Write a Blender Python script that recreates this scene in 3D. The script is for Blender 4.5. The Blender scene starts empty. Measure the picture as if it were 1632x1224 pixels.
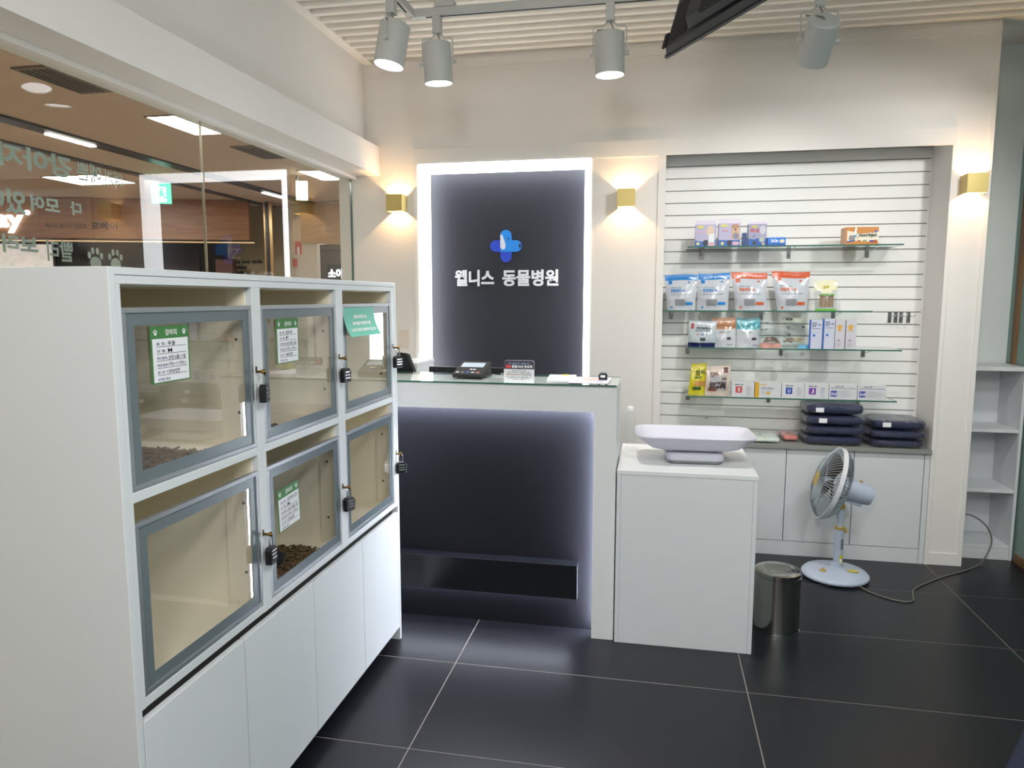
import bpy, bmesh, math, random
from mathutils import Vector, Matrix
random.seed(7)
S = bpy.context.scene
COL = S.collection
PI = math.pi

# ------------------------------------------------------------------ camera
cam_d = bpy.data.cameras.new('camera'); cam = bpy.data.objects.new('camera', cam_d); COL.objects.link(cam)
cam_d.sensor_width = 36.0; cam_d.lens = 1145.448 * 36.0 / 1632.0; cam_d.clip_start = 0.05
YAW, PITCH, ROLL = 0.1948, -0.1184, 0.0008
fw = Vector((-math.sin(YAW) * math.cos(PITCH), math.cos(YAW) * math.cos(PITCH), math.sin(PITCH)))
rt = Vector((math.cos(YAW), math.sin(YAW), 0)); up = rt.cross(fw)
rt2 = rt * math.cos(ROLL) + up * math.sin(ROLL); up2 = up * math.cos(ROLL) - rt * math.sin(ROLL)
M = Matrix((rt2, up2, -fw)).transposed().to_4x4(); M.translation = (0, 0, 1.56)
cam.matrix_world = M
S.camera = cam

# ------------------------------------------------------------------ world, exposure, large lights
W = bpy.data.worlds.new('world'); S.world = W; W.use_nodes = True
W.node_tree.nodes['Background'].inputs[0].default_value = (0.9, 0.95, 1.0, 1)
W.node_tree.nodes['Background'].inputs[1].default_value = 0.25
S.view_settings.view_transform = 'Standard'; S.view_settings.look = 'None'
S.view_settings.gamma = 1.0; S.view_settings.use_curve_mapping = False
S.view_settings.exposure = 0.88

def area_light(name, loc, size, power, color=(1, 1, 1), rot=(0, 0, 0), sy=None):
    l = bpy.data.lights.new(name, 'AREA'); l.energy = power; l.color = color
    l.shape = 'RECTANGLE'; l.size = size; l.size_y = sy or size
    o = bpy.data.objects.new(name, l); COL.objects.link(o); o.location = loc; o.rotation_euler = rot
    return o
ROOM_W = 21.0
# unseen fill lights added to brighten the room, behind and beside the camera
area_light('ceiling_fill_light', (0.9, 1.3, 2.96), 0.6, ROOM_W, (0.95, 0.975, 1.0))
_pl = bpy.data.lights.new('point_fill_light', 'POINT'); _pl.energy = 36.0; _pl.color = (1.0, 0.985, 0.96); _pl.shadow_soft_size = 0.18
_po = bpy.data.objects.new('point_fill_light', _pl); COL.objects.link(_po); _po.location = (-0.2, -0.3, 2.45)   # added unseen point fill behind the camera for ceiling and upper walls
area_light('ceiling_fill_light', (1.3, -0.6, 2.96), 0.6, ROOM_W, (0.95, 0.975, 1.0))

# ------------------------------------------------------------------ materials
def rgb(h):
    h = h.lstrip('#'); v = [int(h[i:i + 2], 16) / 255 for i in (0, 2, 4)]
    return tuple(((c + 0.055) / 1.055) ** 2.4 if c > 0.04045 else c / 12.92 for c in v)
MATS = {}
def mat(name, col, rough=0.5, metal=0.0, spec=0.5, var=0.06, scale=8.0, bump=0.0, bscale=60.0, emis=0.0, ecol=None, coat=0.0, alpha=None, stretch=None):
    if name in MATS: return MATS[name]
    if isinstance(col, str): col = rgb(col)
    m = bpy.data.materials.new(name); m.use_nodes = True; nt = m.node_tree; n = nt.nodes; L = nt.links
    b = n['Principled BSDF']
    b.inputs['Roughness'].default_value = rough; b.inputs['Metallic'].default_value = metal
    b.inputs['Specular IOR Level'].default_value = spec
    if coat: b.inputs['Coat Weight'].default_value = coat; b.inputs['Coat Roughness'].default_value = 0.1
    tc = n.new('ShaderNodeTexCoord'); src = tc.outputs['Object']
    if stretch:
        mp = n.new('ShaderNodeMapping'); mp.inputs['Scale'].default_value = stretch; L.new(src, mp.inputs[0]); src = mp.outputs[0]
    nz = n.new('ShaderNodeTexNoise'); nz.inputs['Scale'].default_value = scale; nz.inputs['Detail'].default_value = 4
    L.new(src, nz.inputs['Vector'])
    mx = n.new('ShaderNodeMix'); mx.data_type = 'RGBA'
    mx.inputs[6].default_value = (*[c * (1 - var) for c in col], 1); mx.inputs[7].default_value = (*[min(1, c * (1 + var)) for c in col], 1)
    L.new(nz.outputs['Fac'], mx.inputs[0]); L.new(mx.outputs[2], b.inputs['Base Color'])
    if bump:
        n2 = n.new('ShaderNodeTexNoise'); n2.inputs['Scale'].default_value = bscale; n2.inputs['Detail'].default_value = 3
        L.new(src, n2.inputs['Vector']); bp = n.new('ShaderNodeBump'); bp.inputs['Strength'].default_value = bump; bp.inputs['Distance'].default_value = 0.01
        L.new(n2.outputs['Fac'], bp.inputs['Height']); L.new(bp.outputs[0], b.inputs['Normal'])
    if emis:
        b.inputs['Emission Color'].default_value = (*(ecol or col), 1); b.inputs['Emission Strength'].default_value = emis
    MATS[name] = m; return m
def glass(name, tint=(1, 1, 1), ior=1.5, rough=0.0, bump=0.0, bscale=20.0, gain=1.15):
    if name in MATS: return MATS[name]
    m = bpy.data.materials.new(name); m.use_nodes = True; nt = m.node_tree; n = nt.nodes; L = nt.links
    n.remove(n['Principled BSDF']); out = n['Material Output']
    t = n.new('ShaderNodeBsdfTransparent'); t.inputs[0].default_value = (*tint, 1)
    g = n.new('ShaderNodeBsdfGlossy'); g.inputs['Roughness'].default_value = rough; g.inputs[0].default_value = (1, 1, 1, 1)
    f = n.new('ShaderNodeFresnel'); f.inputs[0].default_value = ior
    # both faces of the pane are folded into its entry face; the ray leaves without inner reflection
    ge = n.new('ShaderNodeNewGeometry'); iv = n.new('ShaderNodeMath'); iv.operation = 'SUBTRACT'; iv.inputs[0].default_value = 1.0; L.new(ge.outputs['Backfacing'], iv.inputs[1])
    m1 = n.new('ShaderNodeMath'); m1.operation = 'MULTIPLY'; L.new(f.outputs[0], m1.inputs[0]); L.new(iv.outputs[0], m1.inputs[1])
    m2 = n.new('ShaderNodeMath'); m2.operation = 'MULTIPLY'; m2.use_clamp = True; L.new(m1.outputs[0], m2.inputs[0]); m2.inputs[1].default_value = gain
    mx = n.new('ShaderNodeMixShader'); L.new(m2.outputs[0], mx.inputs[0]); L.new(t.outputs[0], mx.inputs[1]); L.new(g.outputs[0], mx.inputs[2])
    if bump:
        tc = n.new('ShaderNodeTexCoord'); nz = n.new('ShaderNodeTexNoise'); nz.inputs['Scale'].default_value = bscale; nz.inputs['Detail'].default_value = 5
        L.new(tc.outputs['Object'], nz.inputs['Vector'])
        bp = n.new('ShaderNodeBump'); bp.inputs['Strength'].default_value = bump; bp.inputs['Distance'].default_value = 0.02
        L.new(nz.outputs['Fac'], bp.inputs['Height']); L.new(bp.outputs[0], f.inputs['Normal']); L.new(bp.outputs[0], g.inputs['Normal'])
    L.new(mx.outputs[0], out.inputs[0]); MATS[name] = m; return m
def emit(name, col, strength):
    return mat(name, (0.8, 0.8, 0.8), rough=0.4, emis=strength, ecol=col if not isinstance(col, str) else rgb(col), var=0.0)
def wood(name, c1, c2, scale=6.0, rough=0.45, axis='X'):
    if name in MATS: return MATS[name]
    m = bpy.data.materials.new(name); m.use_nodes = True; nt = m.node_tree; n = nt.nodes; L = nt.links; b = n['Principled BSDF']
    b.inputs['Roughness'].default_value = rough
    tc = n.new('ShaderNodeTexCoord'); mp = n.new('ShaderNodeMapping')
    mp.inputs['Scale'].default_value = (0.35, 1, 5) if axis == 'X' else (5, 5, 0.35)
    L.new(tc.outputs['Object'], mp.inputs[0]); nz = n.new('ShaderNodeTexNoise'); nz.inputs['Scale'].default_value = scale; nz.inputs['Detail'].default_value = 6; nz.inputs['Distortion'].default_value = 1.0
    L.new(mp.outputs[0], nz.inputs['Vector']); r = n.new('ShaderNodeValToRGB'); r.color_ramp.elements[0].color = (*rgb(c1), 1); r.color_ramp.elements[1].color = (*rgb(c2), 1)
    r.color_ramp.elements[0].position = 0.3; r.color_ramp.elements[1].position = 0.7
    L.new(nz.outputs['Fac'], r.inputs[0]); L.new(r.outputs[0], b.inputs['Base Color']); MATS[name] = m; return m

WALL = mat('wall_paint', '#E9E5E1', 0.75, var=0.015, bump=0.03, bscale=150)
WHITE = mat('white_laminate', '#DCDFE1', 0.42, var=0.012)
WHITE2 = mat('white_board', '#E4E5E5', 0.4, var=0.012)
SLAT = mat('slat_white', '#EDEDEA', 0.4, var=0.012)
CEIL = mat('ceiling_slat_paint', '#F1ECE4', 0.6, var=0.02)
CREAM = mat('cage_lining', '#F6EBD4', 0.55, var=0.04)
ALU = mat('door_aluminium', '#A9AEB2', 0.35, 0.7, var=0.03, stretch=(1, 30, 1))
BAND = mat('door_border_print', '#6C777C', 0.25, 0.1, var=0.03)
TILE = mat('floor_tile', '#17181D', 0.32, spec=0.35, var=0.12, scale=3.0, bump=0.04, bscale=240)
GROUT = mat('grout', '#8A837E', 0.85, var=0.1, scale=40)
NAVY = mat('navy_panel', '#1F212B', 0.5, var=0.06, scale=30, stretch=(1, 1, 0.05))
BLACK = mat('black_plastic', '#15161A', 0.35, var=0.1)
BLACKM = mat('black_matte', '#101114', 0.7, var=0.1)
GREYP = mat('grey_lamp_paint', '#C2C3BF', 0.45, 0.0, var=0.03)
CHROME = mat('chrome', '#C8CACC', 0.12, 1.0, var=0.02)
STEEL = mat('stainless_steel', '#B4B3AF', 0.13, 1.0, var=0.06, scale=4, stretch=(20, 20, 0.3))
GOLD = mat('brushed_gold', '#CDB873', 0.4, 0.35, var=0.10, scale=30, stretch=(14, 14, 0.4))
BRASS = mat('brass', '#705524', 0.3, 1.0, var=0.08)
GLASS = glass('clear_glass', (0.96, 0.98, 0.97), 1.5)
DGLASS = glass('cage_door_glass', (0.985, 0.99, 0.985), 1.52, gain=1.8)
SGLASS = glass('shelf_glass', (0.95, 0.98, 0.965), 1.5)
GEDGE = mat('glass_edge_green', '#2E6355', 0.1, var=0.1, coat=0.5)
FILM = glass('clear_film', (0.985, 0.99, 0.99), 1.5, 0.03, 1.0, 55.0, 1.35)
PAPER = mat('paper_white', '#EEEEF2', 0.6, var=0.01)
INK = mat('ink_black', '#1A1A1E', 0.6, var=0.05)
INKB = mat('ink_blue', '#3A3F78', 0.6, var=0.05)
GREEN = mat('card_green', '#3F7C3F', 0.5, var=0.04)
MINT = mat('flyer_mint', '#4FB29A', 0.35, var=0.03)
WPRINT = mat('print_white', '#F4F4F4', 0.5, var=0.01)
LEDW = emit('led_white', (0.95, 0.98, 1.0), 4.2)
LEDB = emit('led_cool', (0.84, 0.89, 1.0), 36.0)
LAMP = emit('lamp_face', (0.95, 0.98, 1.0), 3.5)
FANW = mat('fan_plastic', '#B4BED0', 0.3, var=0.04)
FANY = mat('fan_yellowed', '#B59A55', 0.45, var=0.12, scale=40)
TEAL = mat('teal_paint', '#8FA9A2', 0.75, var=0.03)
WOODT = wood('wood_trim', '#6B4A2B', '#8A6238', 6, 0.5, 'Z')
TAN = mat('mall_ceiling', '#D4BCA8', 0.8, var=0.03)

# ------------------------------------------------------------------ mesh builder
ORG = {}
def worg(o): return ORG.get(o.name, Vector((0, 0, 0))) if o is not None else Vector((0, 0, 0))
class MB:
    def __init__(s): s.v = []; s.f = []; s.mi = []; s.cur = 0
    def m(s, i): s.cur = i; return s
    def add(s, vs, fs):
        k = len(s.v); s.v += [Vector(p) for p in vs]
        for f in fs: s.f.append([i + k for i in f]); s.mi.append(s.cur)
        return s
    def box(s, x0, x1, y0, y1, z0, z1, T=None):
        vs = [Vector((x, y, z)) for z in (z0, z1) for y in (y0, y1) for x in (x0, x1)]
        if T is not None: vs = [T @ p for p in vs]
        return s.add(vs, [(0, 2, 3, 1), (4, 5, 7, 6), (0, 1, 5, 4), (1, 3, 7, 5), (3, 2, 6, 7), (2, 0, 4, 6)])
    def cyl(s, p0, p1, r0, r1=None, n=20, caps=True):
        p0 = Vector(p0); p1 = Vector(p1); r1 = r0 if r1 is None else r1
        a = (p1 - p0).normalized(); t = Vector((0, 0, 1)) if abs(a.z) < 0.9 else Vector((1, 0, 0))
        u = a.cross(t).normalized(); w = a.cross(u)
        vs = []
        for p, r in ((p0, r0), (p1, r1)):
            vs += [p + (u * math.cos(2 * PI * i / n) + w * math.sin(2 * PI * i / n)) * r for i in range(n)]
        fs = [(i, (i + 1) % n, n + (i + 1) % n, n + i) for i in range(n)]
        fs = [tuple(reversed(f)) for f in fs]
        if caps: fs += [tuple(range(n)), tuple(reversed(range(n, 2 * n)))]
        return s.add(vs, fs)
    def lathe(s, prof, o=(0, 0, 0), n=28, T=None, close=False):
        # prof: list of (r, z) around local Z
        o = Vector(o); vs = []
        for r, z in prof:
            for i in range(n):
                p = Vector((r * math.cos(2 * PI * i / n), r * math.sin(2 * PI * i / n), z))
                vs.append((T @ p) if T is not None else o + p)
        fs = []
        for k in range(len(prof) - 1):
            for i in range(n):
                j = (i + 1) % n
                fs.append((k * n + i, k * n + j, (k + 1) * n + j, (k + 1) * n + i))
        if close:
            fs.append(tuple(reversed(range(n)))); fs.append(tuple(range((len(prof) - 1) * n, len(prof) * n)))
        return s.add(vs, fs)
    def tube(s, pts, r, n=8, closed=False):
        pts = [Vector(p) for p in pts]; N = len(pts); vs = []; prev = None
        for i, p in enumerate(pts):
            if closed: a = (pts[(i + 1) % N] - pts[i - 1]).normalized()
            else: a = (pts[min(i + 1, N - 1)] - pts[max(i - 1, 0)]).normalized()
            if prev is None:
                t = Vector((0, 0, 1)) if abs(a.z) < 0.9 else Vector((1, 0, 0)); u = a.cross(t).normalized()
            else: u = (prev - a * prev.dot(a)).normalized()
            prev = u; w = a.cross(u)
            vs += [p + (u * math.cos(2 * PI * k / n) + w * math.sin(2 * PI * k / n)) * r for k in range(n)]
        fs = []
        for i in range(N if closed else N - 1):
            j = (i + 1) % N
            for k in range(n):
                l = (k + 1) % n; fs.append((i * n + k, i * n + l, j * n + l, j * n + k))
        if not closed: fs += [tuple(reversed(range(n))), tuple(range((N - 1) * n, N * n))]
        return s.add(vs, fs)
    def prism(s, poly, vec):
        poly = [Vector(p) for p in poly]; n = len(poly); vec = Vector(vec)
        vs = poly + [p + vec for p in poly]
        fs = [tuple(reversed(range(n))), tuple(range(n, 2 * n))] + [(i, (i + 1) % n, n + (i + 1) % n, n + i) for i in range(n)]
        return s.add(vs, fs)
    def grid(s, fn, nu, nv):
        vs = [fn(i / nu, j / nv) for j in range(nv + 1) for i in range(nu + 1)]
        fs = [(j * (nu + 1) + i, j * (nu + 1) + i + 1, (j + 1) * (nu + 1) + i + 1, (j + 1) * (nu + 1) + i) for j in range(nv) for i in range(nu)]
        return s.add(vs, fs)
    def build(s, name, mats, parent=None, smooth=False, bevel=0.0, seg=2, fix=True):
        o0 = worg(parent)
        me = bpy.data.meshes.new(name); me.from_pydata([tuple(p - o0) for p in s.v], [], s.f)
        if not isinstance(mats, (list, tuple)): mats = [mats]
        for m in mats: me.materials.append(m)
        me.polygons.foreach_set('material_index', s.mi)
        bm = bmesh.new(); bm.from_mesh(me)
        if fix: bmesh.ops.recalc_face_normals(bm, faces=bm.faces[:])
        if smooth:
            for f in bm.faces: f.smooth = True
            for e in bm.edges:
                if len(e.link_faces) == 2 and e.calc_face_angle(0) > math.radians(38): e.smooth = False
        bm.to_mesh(me); bm.free(); me.update()
        o = bpy.data.objects.new(name, me); COL.objects.link(o)
        if parent is not None: o.parent = parent
        ORG[o.name] = Vector(o0)
        if bevel:
            b = o.modifiers.new('bevel', 'BEVEL'); b.width = bevel; b.segments = seg; b.limit_method = 'ANGLE'; b.angle_limit = math.radians(40); b.harden_normals = False
        return o
def tag(o, label, cat, group=None):
    o['label'] = label; o['category'] = cat
    if group: o['group'] = group
    return o
def struct(o): o['kind'] = 'structure'; return o
def thing(name, label, cat, loc=(0, 0, 0), group=None):
    e = bpy.data.objects.new(name, None); COL.objects.link(e); e.location = loc; ORG[e.name] = Vector(loc)
    e.empty_display_size = 0.05
    return tag(e, label, cat, group)
def bx(name, x0, x1, y0, y1, z0, z1, m, parent=None, bevel=0.0015, T=None):
    return MB().box(x0, x1, y0, y1, z0, z1, T).build(name, m, parent, bevel=bevel)

_txt = {}
def _eval_font(body, bold, space=1.0):
    tmp = bpy.data.scenes.new('text_workbench')
    c = bpy.data.curves.new('t', 'FONT'); c.body = body; c.size = 1.0; c.align_x = 'LEFT'; c.align_y = 'BOTTOM_BASELINE' if space == 1.0 else 'TOP_BASELINE'; c.resolution_u = 3; c.offset = bold; c.space_line = space
    o = bpy.data.objects.new('t', c); tmp.collection.objects.link(o)
    vl = tmp.view_layers[0]; vl.update()
    me = bpy.data.meshes.new_from_object(o.evaluated_get(vl.depsgraph))
    vs = [tuple(v.co) for v in me.vertices]; fs = [tuple(p.vertices) for p in me.polygons]
    bpy.data.objects.remove(o); bpy.data.curves.remove(c); bpy.data.meshes.remove(me); bpy.data.scenes.remove(tmp)
    return vs, fs
def _store(key, vs, fs):
    if not vs: vs = [(0, 0, 0), (0.1, 0, 0), (0.1, 0.1, 0)]; fs = [(0, 1, 2)]
    _txt[key] = (vs, fs, min(v[0] for v in vs), max(v[0] for v in vs), min(v[1] for v in vs), max(v[1] for v in vs))
def preload_texts(table):
    """one font evaluation per weight: the words are set as widely spaced lines and cut apart again"""
    for bold, words in table.items():
        vs, fs = _eval_font('\n'.join(words), bold, 4.0)
        line = [int(math.floor((-v[1] + 2.4) / 4.0)) for v in vs]
        for k, w in enumerate(words):
            ids = {i: n for n, i in enumerate(i for i in range(len(vs)) if line[i] == k)}
            _store((w, bold), [(vs[i][0], vs[i][1] + 4.0 * k, 0.0) for i in ids], [tuple(ids[i] for i in f) for f in fs if f[0] in ids])
def text_geo(body, bold=0.0):
    key = (body, bold)
    if key not in _txt and body[0] == '-':      # print too small to read: word-shaped bars of small strokes
        rn = random.Random(body); vs, fs, x = [], [], 0.0
        for w in range(int(body[1:])):
            for q in range(rn.randint(2, 5)):
                h0, h1 = rn.choice(((0, 1), (0.15, 1), (0, 0.8))); wd = rn.uniform(0.25, 0.5); k = len(vs)
                vs += [(x, h0, 0), (x + wd, h0, 0), (x + wd, h1, 0), (x, h1, 0)]; fs.append((k, k + 1, k + 2, k + 3)); x += wd + 0.12
            x += 0.5
        _store(key, vs, fs)
    if key not in _txt: _store(key, *_eval_font(body, bold))
    return _txt[key]
PRELOAD = {
    0.02: ['여기', '예쁜', '빨리', '강아지', 'REAL', '70', 'S', 'LACTO ZOO+', 'U', 'J', 'I/d', '포베이'],
    0.04: ['강아지', '다', '모여', '있어요', '보러', 'Oral Care'],
    0.03: ['웰니스', '동물병원', '동물 판매업소는', '반려동물 매매계약서를', '소비자에게 제공해야 합니다', '홈플ONE 등급제', 'Good friend', '관절케어 슈', '마이보믹스', 'Phobay'],
    0.01: ['품 종:', '성 별:', '생년월일:', '예방접종:', '분 양 가:', '성격및 특징'],
    0.012: ['푸들', 'M', '23년 6월 11일', '1차(✓) 2차( )', '70만', '말티푸', 'F', '23년 7월 16일', '1차( ) 2차( )', '80만', '포메라니안', '23년 8월 1일', '베트남 쌀국수 전문점'],
    0.0: ['R', 'IZ'],
    0.05: ['Make your smile', 'Phobay', 'family', '소이'],
}
preload_texts(PRELOAD)
def lettering(body, o, r, u, w, h, m, parent, bold=0.0, extrude=0.0, name='lettering', surf=None, merge=None):
    """text in the rectangle that starts at o and spans w along r, h along u"""
    vs, fs, x0, x1, y0, y1 = text_geo(body, bold)
    o = Vector(o); r = Vector(r).normalized(); u = Vector(u).normalized(); nrm = r.cross(u)
    sx = w / max(1e-6, x1 - x0); sy = h / max(1e-6, y1 - y0)
    def P(v, d): 
        p = o + r * ((v[0] - x0) * sx) + u * ((v[1] - y0) * sy) + nrm * d
        return surf(p) if surf else p
    b = merge if merge is not None else MB()
    k = len(vs)
    if extrude:
        es = {}
        for f in fs:
            for i in range(len(f)):
                e = (f[i], f[(i + 1) % len(f)])
                if (e[1], e[0]) in es: es.pop((e[1], e[0]))
                else: es[e] = 1
        V = [P(v, extrude) for v in vs] + [P(v, 0) for v in vs]
        F = list(fs) + [tuple(i + k for i in reversed(f)) for f in fs] + [(a, a + k, c + k, c) for a, c in es]
        b.add(V, F)
    else: b.add([P(v, 0) for v in vs], fs)
    if merge is not None: return None
    return b.build(name, m, parent, fix=bool(extrude))
def flat_poly(pts2, o, r, u, m, parent, name='print', d=0.0, surf=None):
    o = Vector(o); r = Vector(r).normalized(); u = Vector(u).normalized(); nrm = r.cross(u)
    vs = [o + r * a + u * b + nrm * d for a, b in pts2]
    if surf: vs = [surf(p) for p in vs]
    return MB().add(vs, [tuple(range(len(vs)))]).build(name, m, parent, fix=False)
def circ(cx, cy, rx, ry=None, n=18, a0=0, a1=2 * PI):
    ry = rx if ry is None else ry
    return [(cx + rx * math.cos(a0 + (a1 - a0) * i / n), cy + ry * math.sin(a0 + (a1 - a0) * i / n)) for i in range(n)]
def rct(x0, x1, y0, y1): return [(x0, y0), (x1, y0), (x1, y1), (x0, y1)]
XR = (1, 0, 0); YR = (0, 1, 0); ZU = (0, 0, 1)

# ================================================================== THE ROOM
XL, XRW, YB, YF, ZC = -1.955, 2.15, 4.50, -2.2, 3.03
fl = struct(MB().box(XL - 0.05, XRW + 0.1, YF, 5.0, -0.06, -0.001).build('floor', GROUT))
def cuts(a0, a1, j0, pitch):
    k = math.floor((a0 - j0) / pitch); out = []
    while True:
        s, e = j0 + k * pitch, j0 + (k + 1) * pitch; k += 1
        if s >= a1: return out
        out.append((max(s, a0), min(e, a1)))
_tm = {}
for (x0, x1) in cuts(XL, XRW, -0.806, 1.2055):
    for (y0, y1) in cuts(YF, 4.98, 2.2283, 0.605):
        w, d = x1 - x0 - 0.004, y1 - y0 - 0.004
        if w < 0.02 or d < 0.02: continue
        key = (round(w, 3), round(d, 3))
        if key not in _tm:
            _tm[key] = MB().box(-w / 2, w / 2, -d / 2, d / 2, -0.02, 0.0).build('tile', TILE, fl, bevel=0.0008); t = _tm[key]
        else:
            t = _tm[key].copy(); COL.objects.link(t)
        t.location = ((x0 + x1) / 2, (y0 + y1) / 2, 0)

ce = struct(MB().box(-2.05, 2.3, YF, 5.05, 3.057, 3.12).build('ceiling', CEIL))
_s = MB().box(-1.79, XRW, -0.0175, 0.0175, 3.03, 3.058).build('slat', CEIL, ce, bevel=0.0015)
_s.location = (0, 3.4875, 0)
for k in range(-57, 10):
    if k == 0: continue
    t = _s.copy(); COL.objects.link(t); t.location = (0, 3.4875 + 0.0995 * k, 0)
for x, y in ((0.9, 1.3), (1.3, -0.6)):  # housings added over the unseen fill lights
    bx('fill_housing', x - 0.32, x + 0.32, y - 0.32, y + 0.32, 2.966, 3.03, WHITE, ce, 0.004)
MB().cyl((-0.2, -0.3, 2.69), (-0.2, -0.3, 3.03), 0.004, n=8).cyl((-0.2, -0.3, 2.65), (-0.2, -0.3, 2.70), 0.025, n=14).build('fill_cord', WHITE, ce)  # cord and socket added above the unseen point fill
bx('border_strip', -1.848, -1.79, YF, YB, 3.028, 3.058, CEIL, ce)

b = MB()
b.box(-2.04, 1.80, YB, 4.62, 2.47, 3.08)
b.box(-2.04, -1.497, YB, 4.7, 0, 2.47)
b.box(-1.497, -0.398, YB, 4.7, 2.402, 2.47)
b.box(-0.398, 0.047, YB, 4.86, 0, 2.47)
b.box(1.596, 1.80, YB, 4.97, 0, 2.47)
b.box(0.0, 1.80, 4.81, 4.9, 0, 2.6)
b.box(-1.6, -0.3, 4.655, 4.75, 0, 2.47)
wb = struct(b.build('wall_back', WALL))
for a in ((-1.53, 1.617, 2.405, 2.50), (1.596, 1.617, 0.0, 2.405), (0.003, 0.047, 0.0, 2.405), (-0.398, -0.388, 0.0, 2.405), (-1.53, -1.497, 0.0, 2.405)):
    bx('trim_board', a[0], a[1], 4.490, YB, a[2], a[3], WALL, wb, 0.001)
for a in ((1.776, 1.80, 0.0, 2.98), (1.617, 1.776, 0.0, 0.075), (-1.848, 1.80, 2.98, 3.03)):
    bx('border_board', a[0], a[1], 4.493, YB, a[2], a[3], WALL, wb, 0.002)
NICHE = mat('niche_paint', '#E0E6E2', 0.7, var=0.02)
struct(MB().box(1.80, 2.25, 4.965, 5.05, 0, 3.08).build('wall_niche', NICHE))
struct(MB().box(XRW, 2.25, YF, 5.05, 0, 3.08).build('wall_right', TEAL))
struct(bx('baseboard_right', 2.136, XRW, YF, 4.64, 0.0, 0.052, WOODT))
struct(bx('trim_1', 2.138, XRW, 4.835, 4.89, 1.166, 3.02, WOODT))
struct(MB().box(-2.05, 2.25, YF - 0.1, YF, 0, 3.08).build('wall_front', WALL))
b = MB(); b.box(-2.05, -1.848, YF, 4.5, 2.523, 3.08); b.box(-2.05, -1.755, YF, 4.5, 2.343, 2.523); b.box(-1.99, -1.912, YF, 4.5, 2.322, 2.343)
struct(b.build('wall_left', WALL, bevel=0.002))

# glass front, two panes
STICK = mat('glass_sticker', '#939E92', 0.6, var=0.02)
w1 = struct(MB().box(-1.960, -1.950, YF, 2.905, 0.0, 2.322).build('window_1', GLASS))
w2 = struct(MB().box(-1.960, -1.950, 2.913, 4.494, 0.0, 2.322).build('window_2', GLASS))
bx('pane_edge', -1.961, -1.949, 2.905, 2.9065, 0.0, 2.322, mat('pane_edge', '#C8BCA2', 0.2, 0.2), w1, 0)  # pale gold tone stands in for glints along the glass seam
bx('pane_edge', -1.961, -1.949, 4.490, 4.4942, 0.0, 2.322, GEDGE, w2, 0)
# sticker words, read from outside: right-hand direction on the outer side runs towards -Y
def sticker(body, yr, yl, z0, z1, bold=0.04):
    lettering(body, (-1.9625, yr, z0), (0, -1, 0), ZU, yr - yl, z1 - z0, STICK, w1, bold)
sticker('여기', 2.425, 2.335, 1.962, 2.022, 0.02)
sticker('예쁜', 2.318, 2.205, 1.965, 2.03, 0.02)
sticker('강아지', 2.185, 1.90, 1.962, 2.035)
sticker('다', 2.214, 2.165, 1.842, 1.888)
sticker('모여', 2.12, 2.005, 1.838, 1.89)
sticker('있어요', 1.985, 1.76, 1.82, 1.895)
sticker('빨리', 2.163, 2.055, 1.682, 1.752, 0.02)
sticker('보러', 2.02, 1.89, 1.70, 1.757)
for yc in (2.264, 2.362):
    pts = [circ(0, -0.012, 0.026, 0.022)] + [circ(dx, dy, 0.008, 0.0125, 12) for dx, dy in ((-0.029, 0.014), (-0.011, 0.03), (0.011, 0.03), (0.029, 0.014))]
    p = MB()
    for q in pts: p.add([(-1.9625, yc + a, 1.697 + c) for a, c in q], [tuple(range(len(q)))])
    p.build('paw_print', STICK, w1, fix=False)

# ------------------------------------------------------------------ slatted display wall in its bay
sw = struct(MB().box(0.047, 1.596, 4.802, 4.81, 0.69, 2.47).build('wall_slatted', mat('slot_grey', '#AEAFAC', 0.5)))
_sl = None
for k in range(-3, 22):
    z = 0.874 + 0.0757 * k
    if _sl is None: _sl = t = MB().box(0.047, 1.588, 4.788, 4.803, 0.003, 0.0727).build('slat', SLAT, sw, bevel=0.001)
    else: t = _sl.copy(); COL.objects.link(t)
    t.location = (0, 0, z)
bx('edge_strip', 1.588, 1.596, 4.786, 4.803, 0.69, 2.47, SLAT, sw, 0)
bx('top_shade_strip', 0.047, 1.596, 4.772, 4.788, 2.456, 2.468, mat('gap_shade_brown', '#5A4038', 0.6), sw, 0)  # brown strip painted in for the shadow gap under the header

lc = thing('low_cabinet', 'long white low cabinet with flat doors under the slatted wall', 'cabinet', (0.82, 4.64, 0))
bx('body', 0.05, 1.594, 4.515, 4.786, 0.0, 0.664, BLACKM, lc, 0)
for x0, x1 in ((0.052, 0.418), (0.422, 0.799), (0.803, 1.180), (1.184, 1.562)):
    bx('door', x0, x1, 4.494, 4.513, 0.092, 0.662, WHITE, lc, 0.001)
bx('side_filler', 1.566, 1.594, 4.494, 4.513, 0.0, 0.664, WHITE, lc, 0.001)
bx('plinth', 0.052, 1.564, 4.494, 4.513, 0.0, 0.088, WHITE, lc, 0.001)
bx('countertop', 0.049, 1.594, 4.470, 4.786, 0.666, 0.69, mat('grey_worktop', '#8E918C', 0.35, var=0.03), lc, 0.001)

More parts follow.
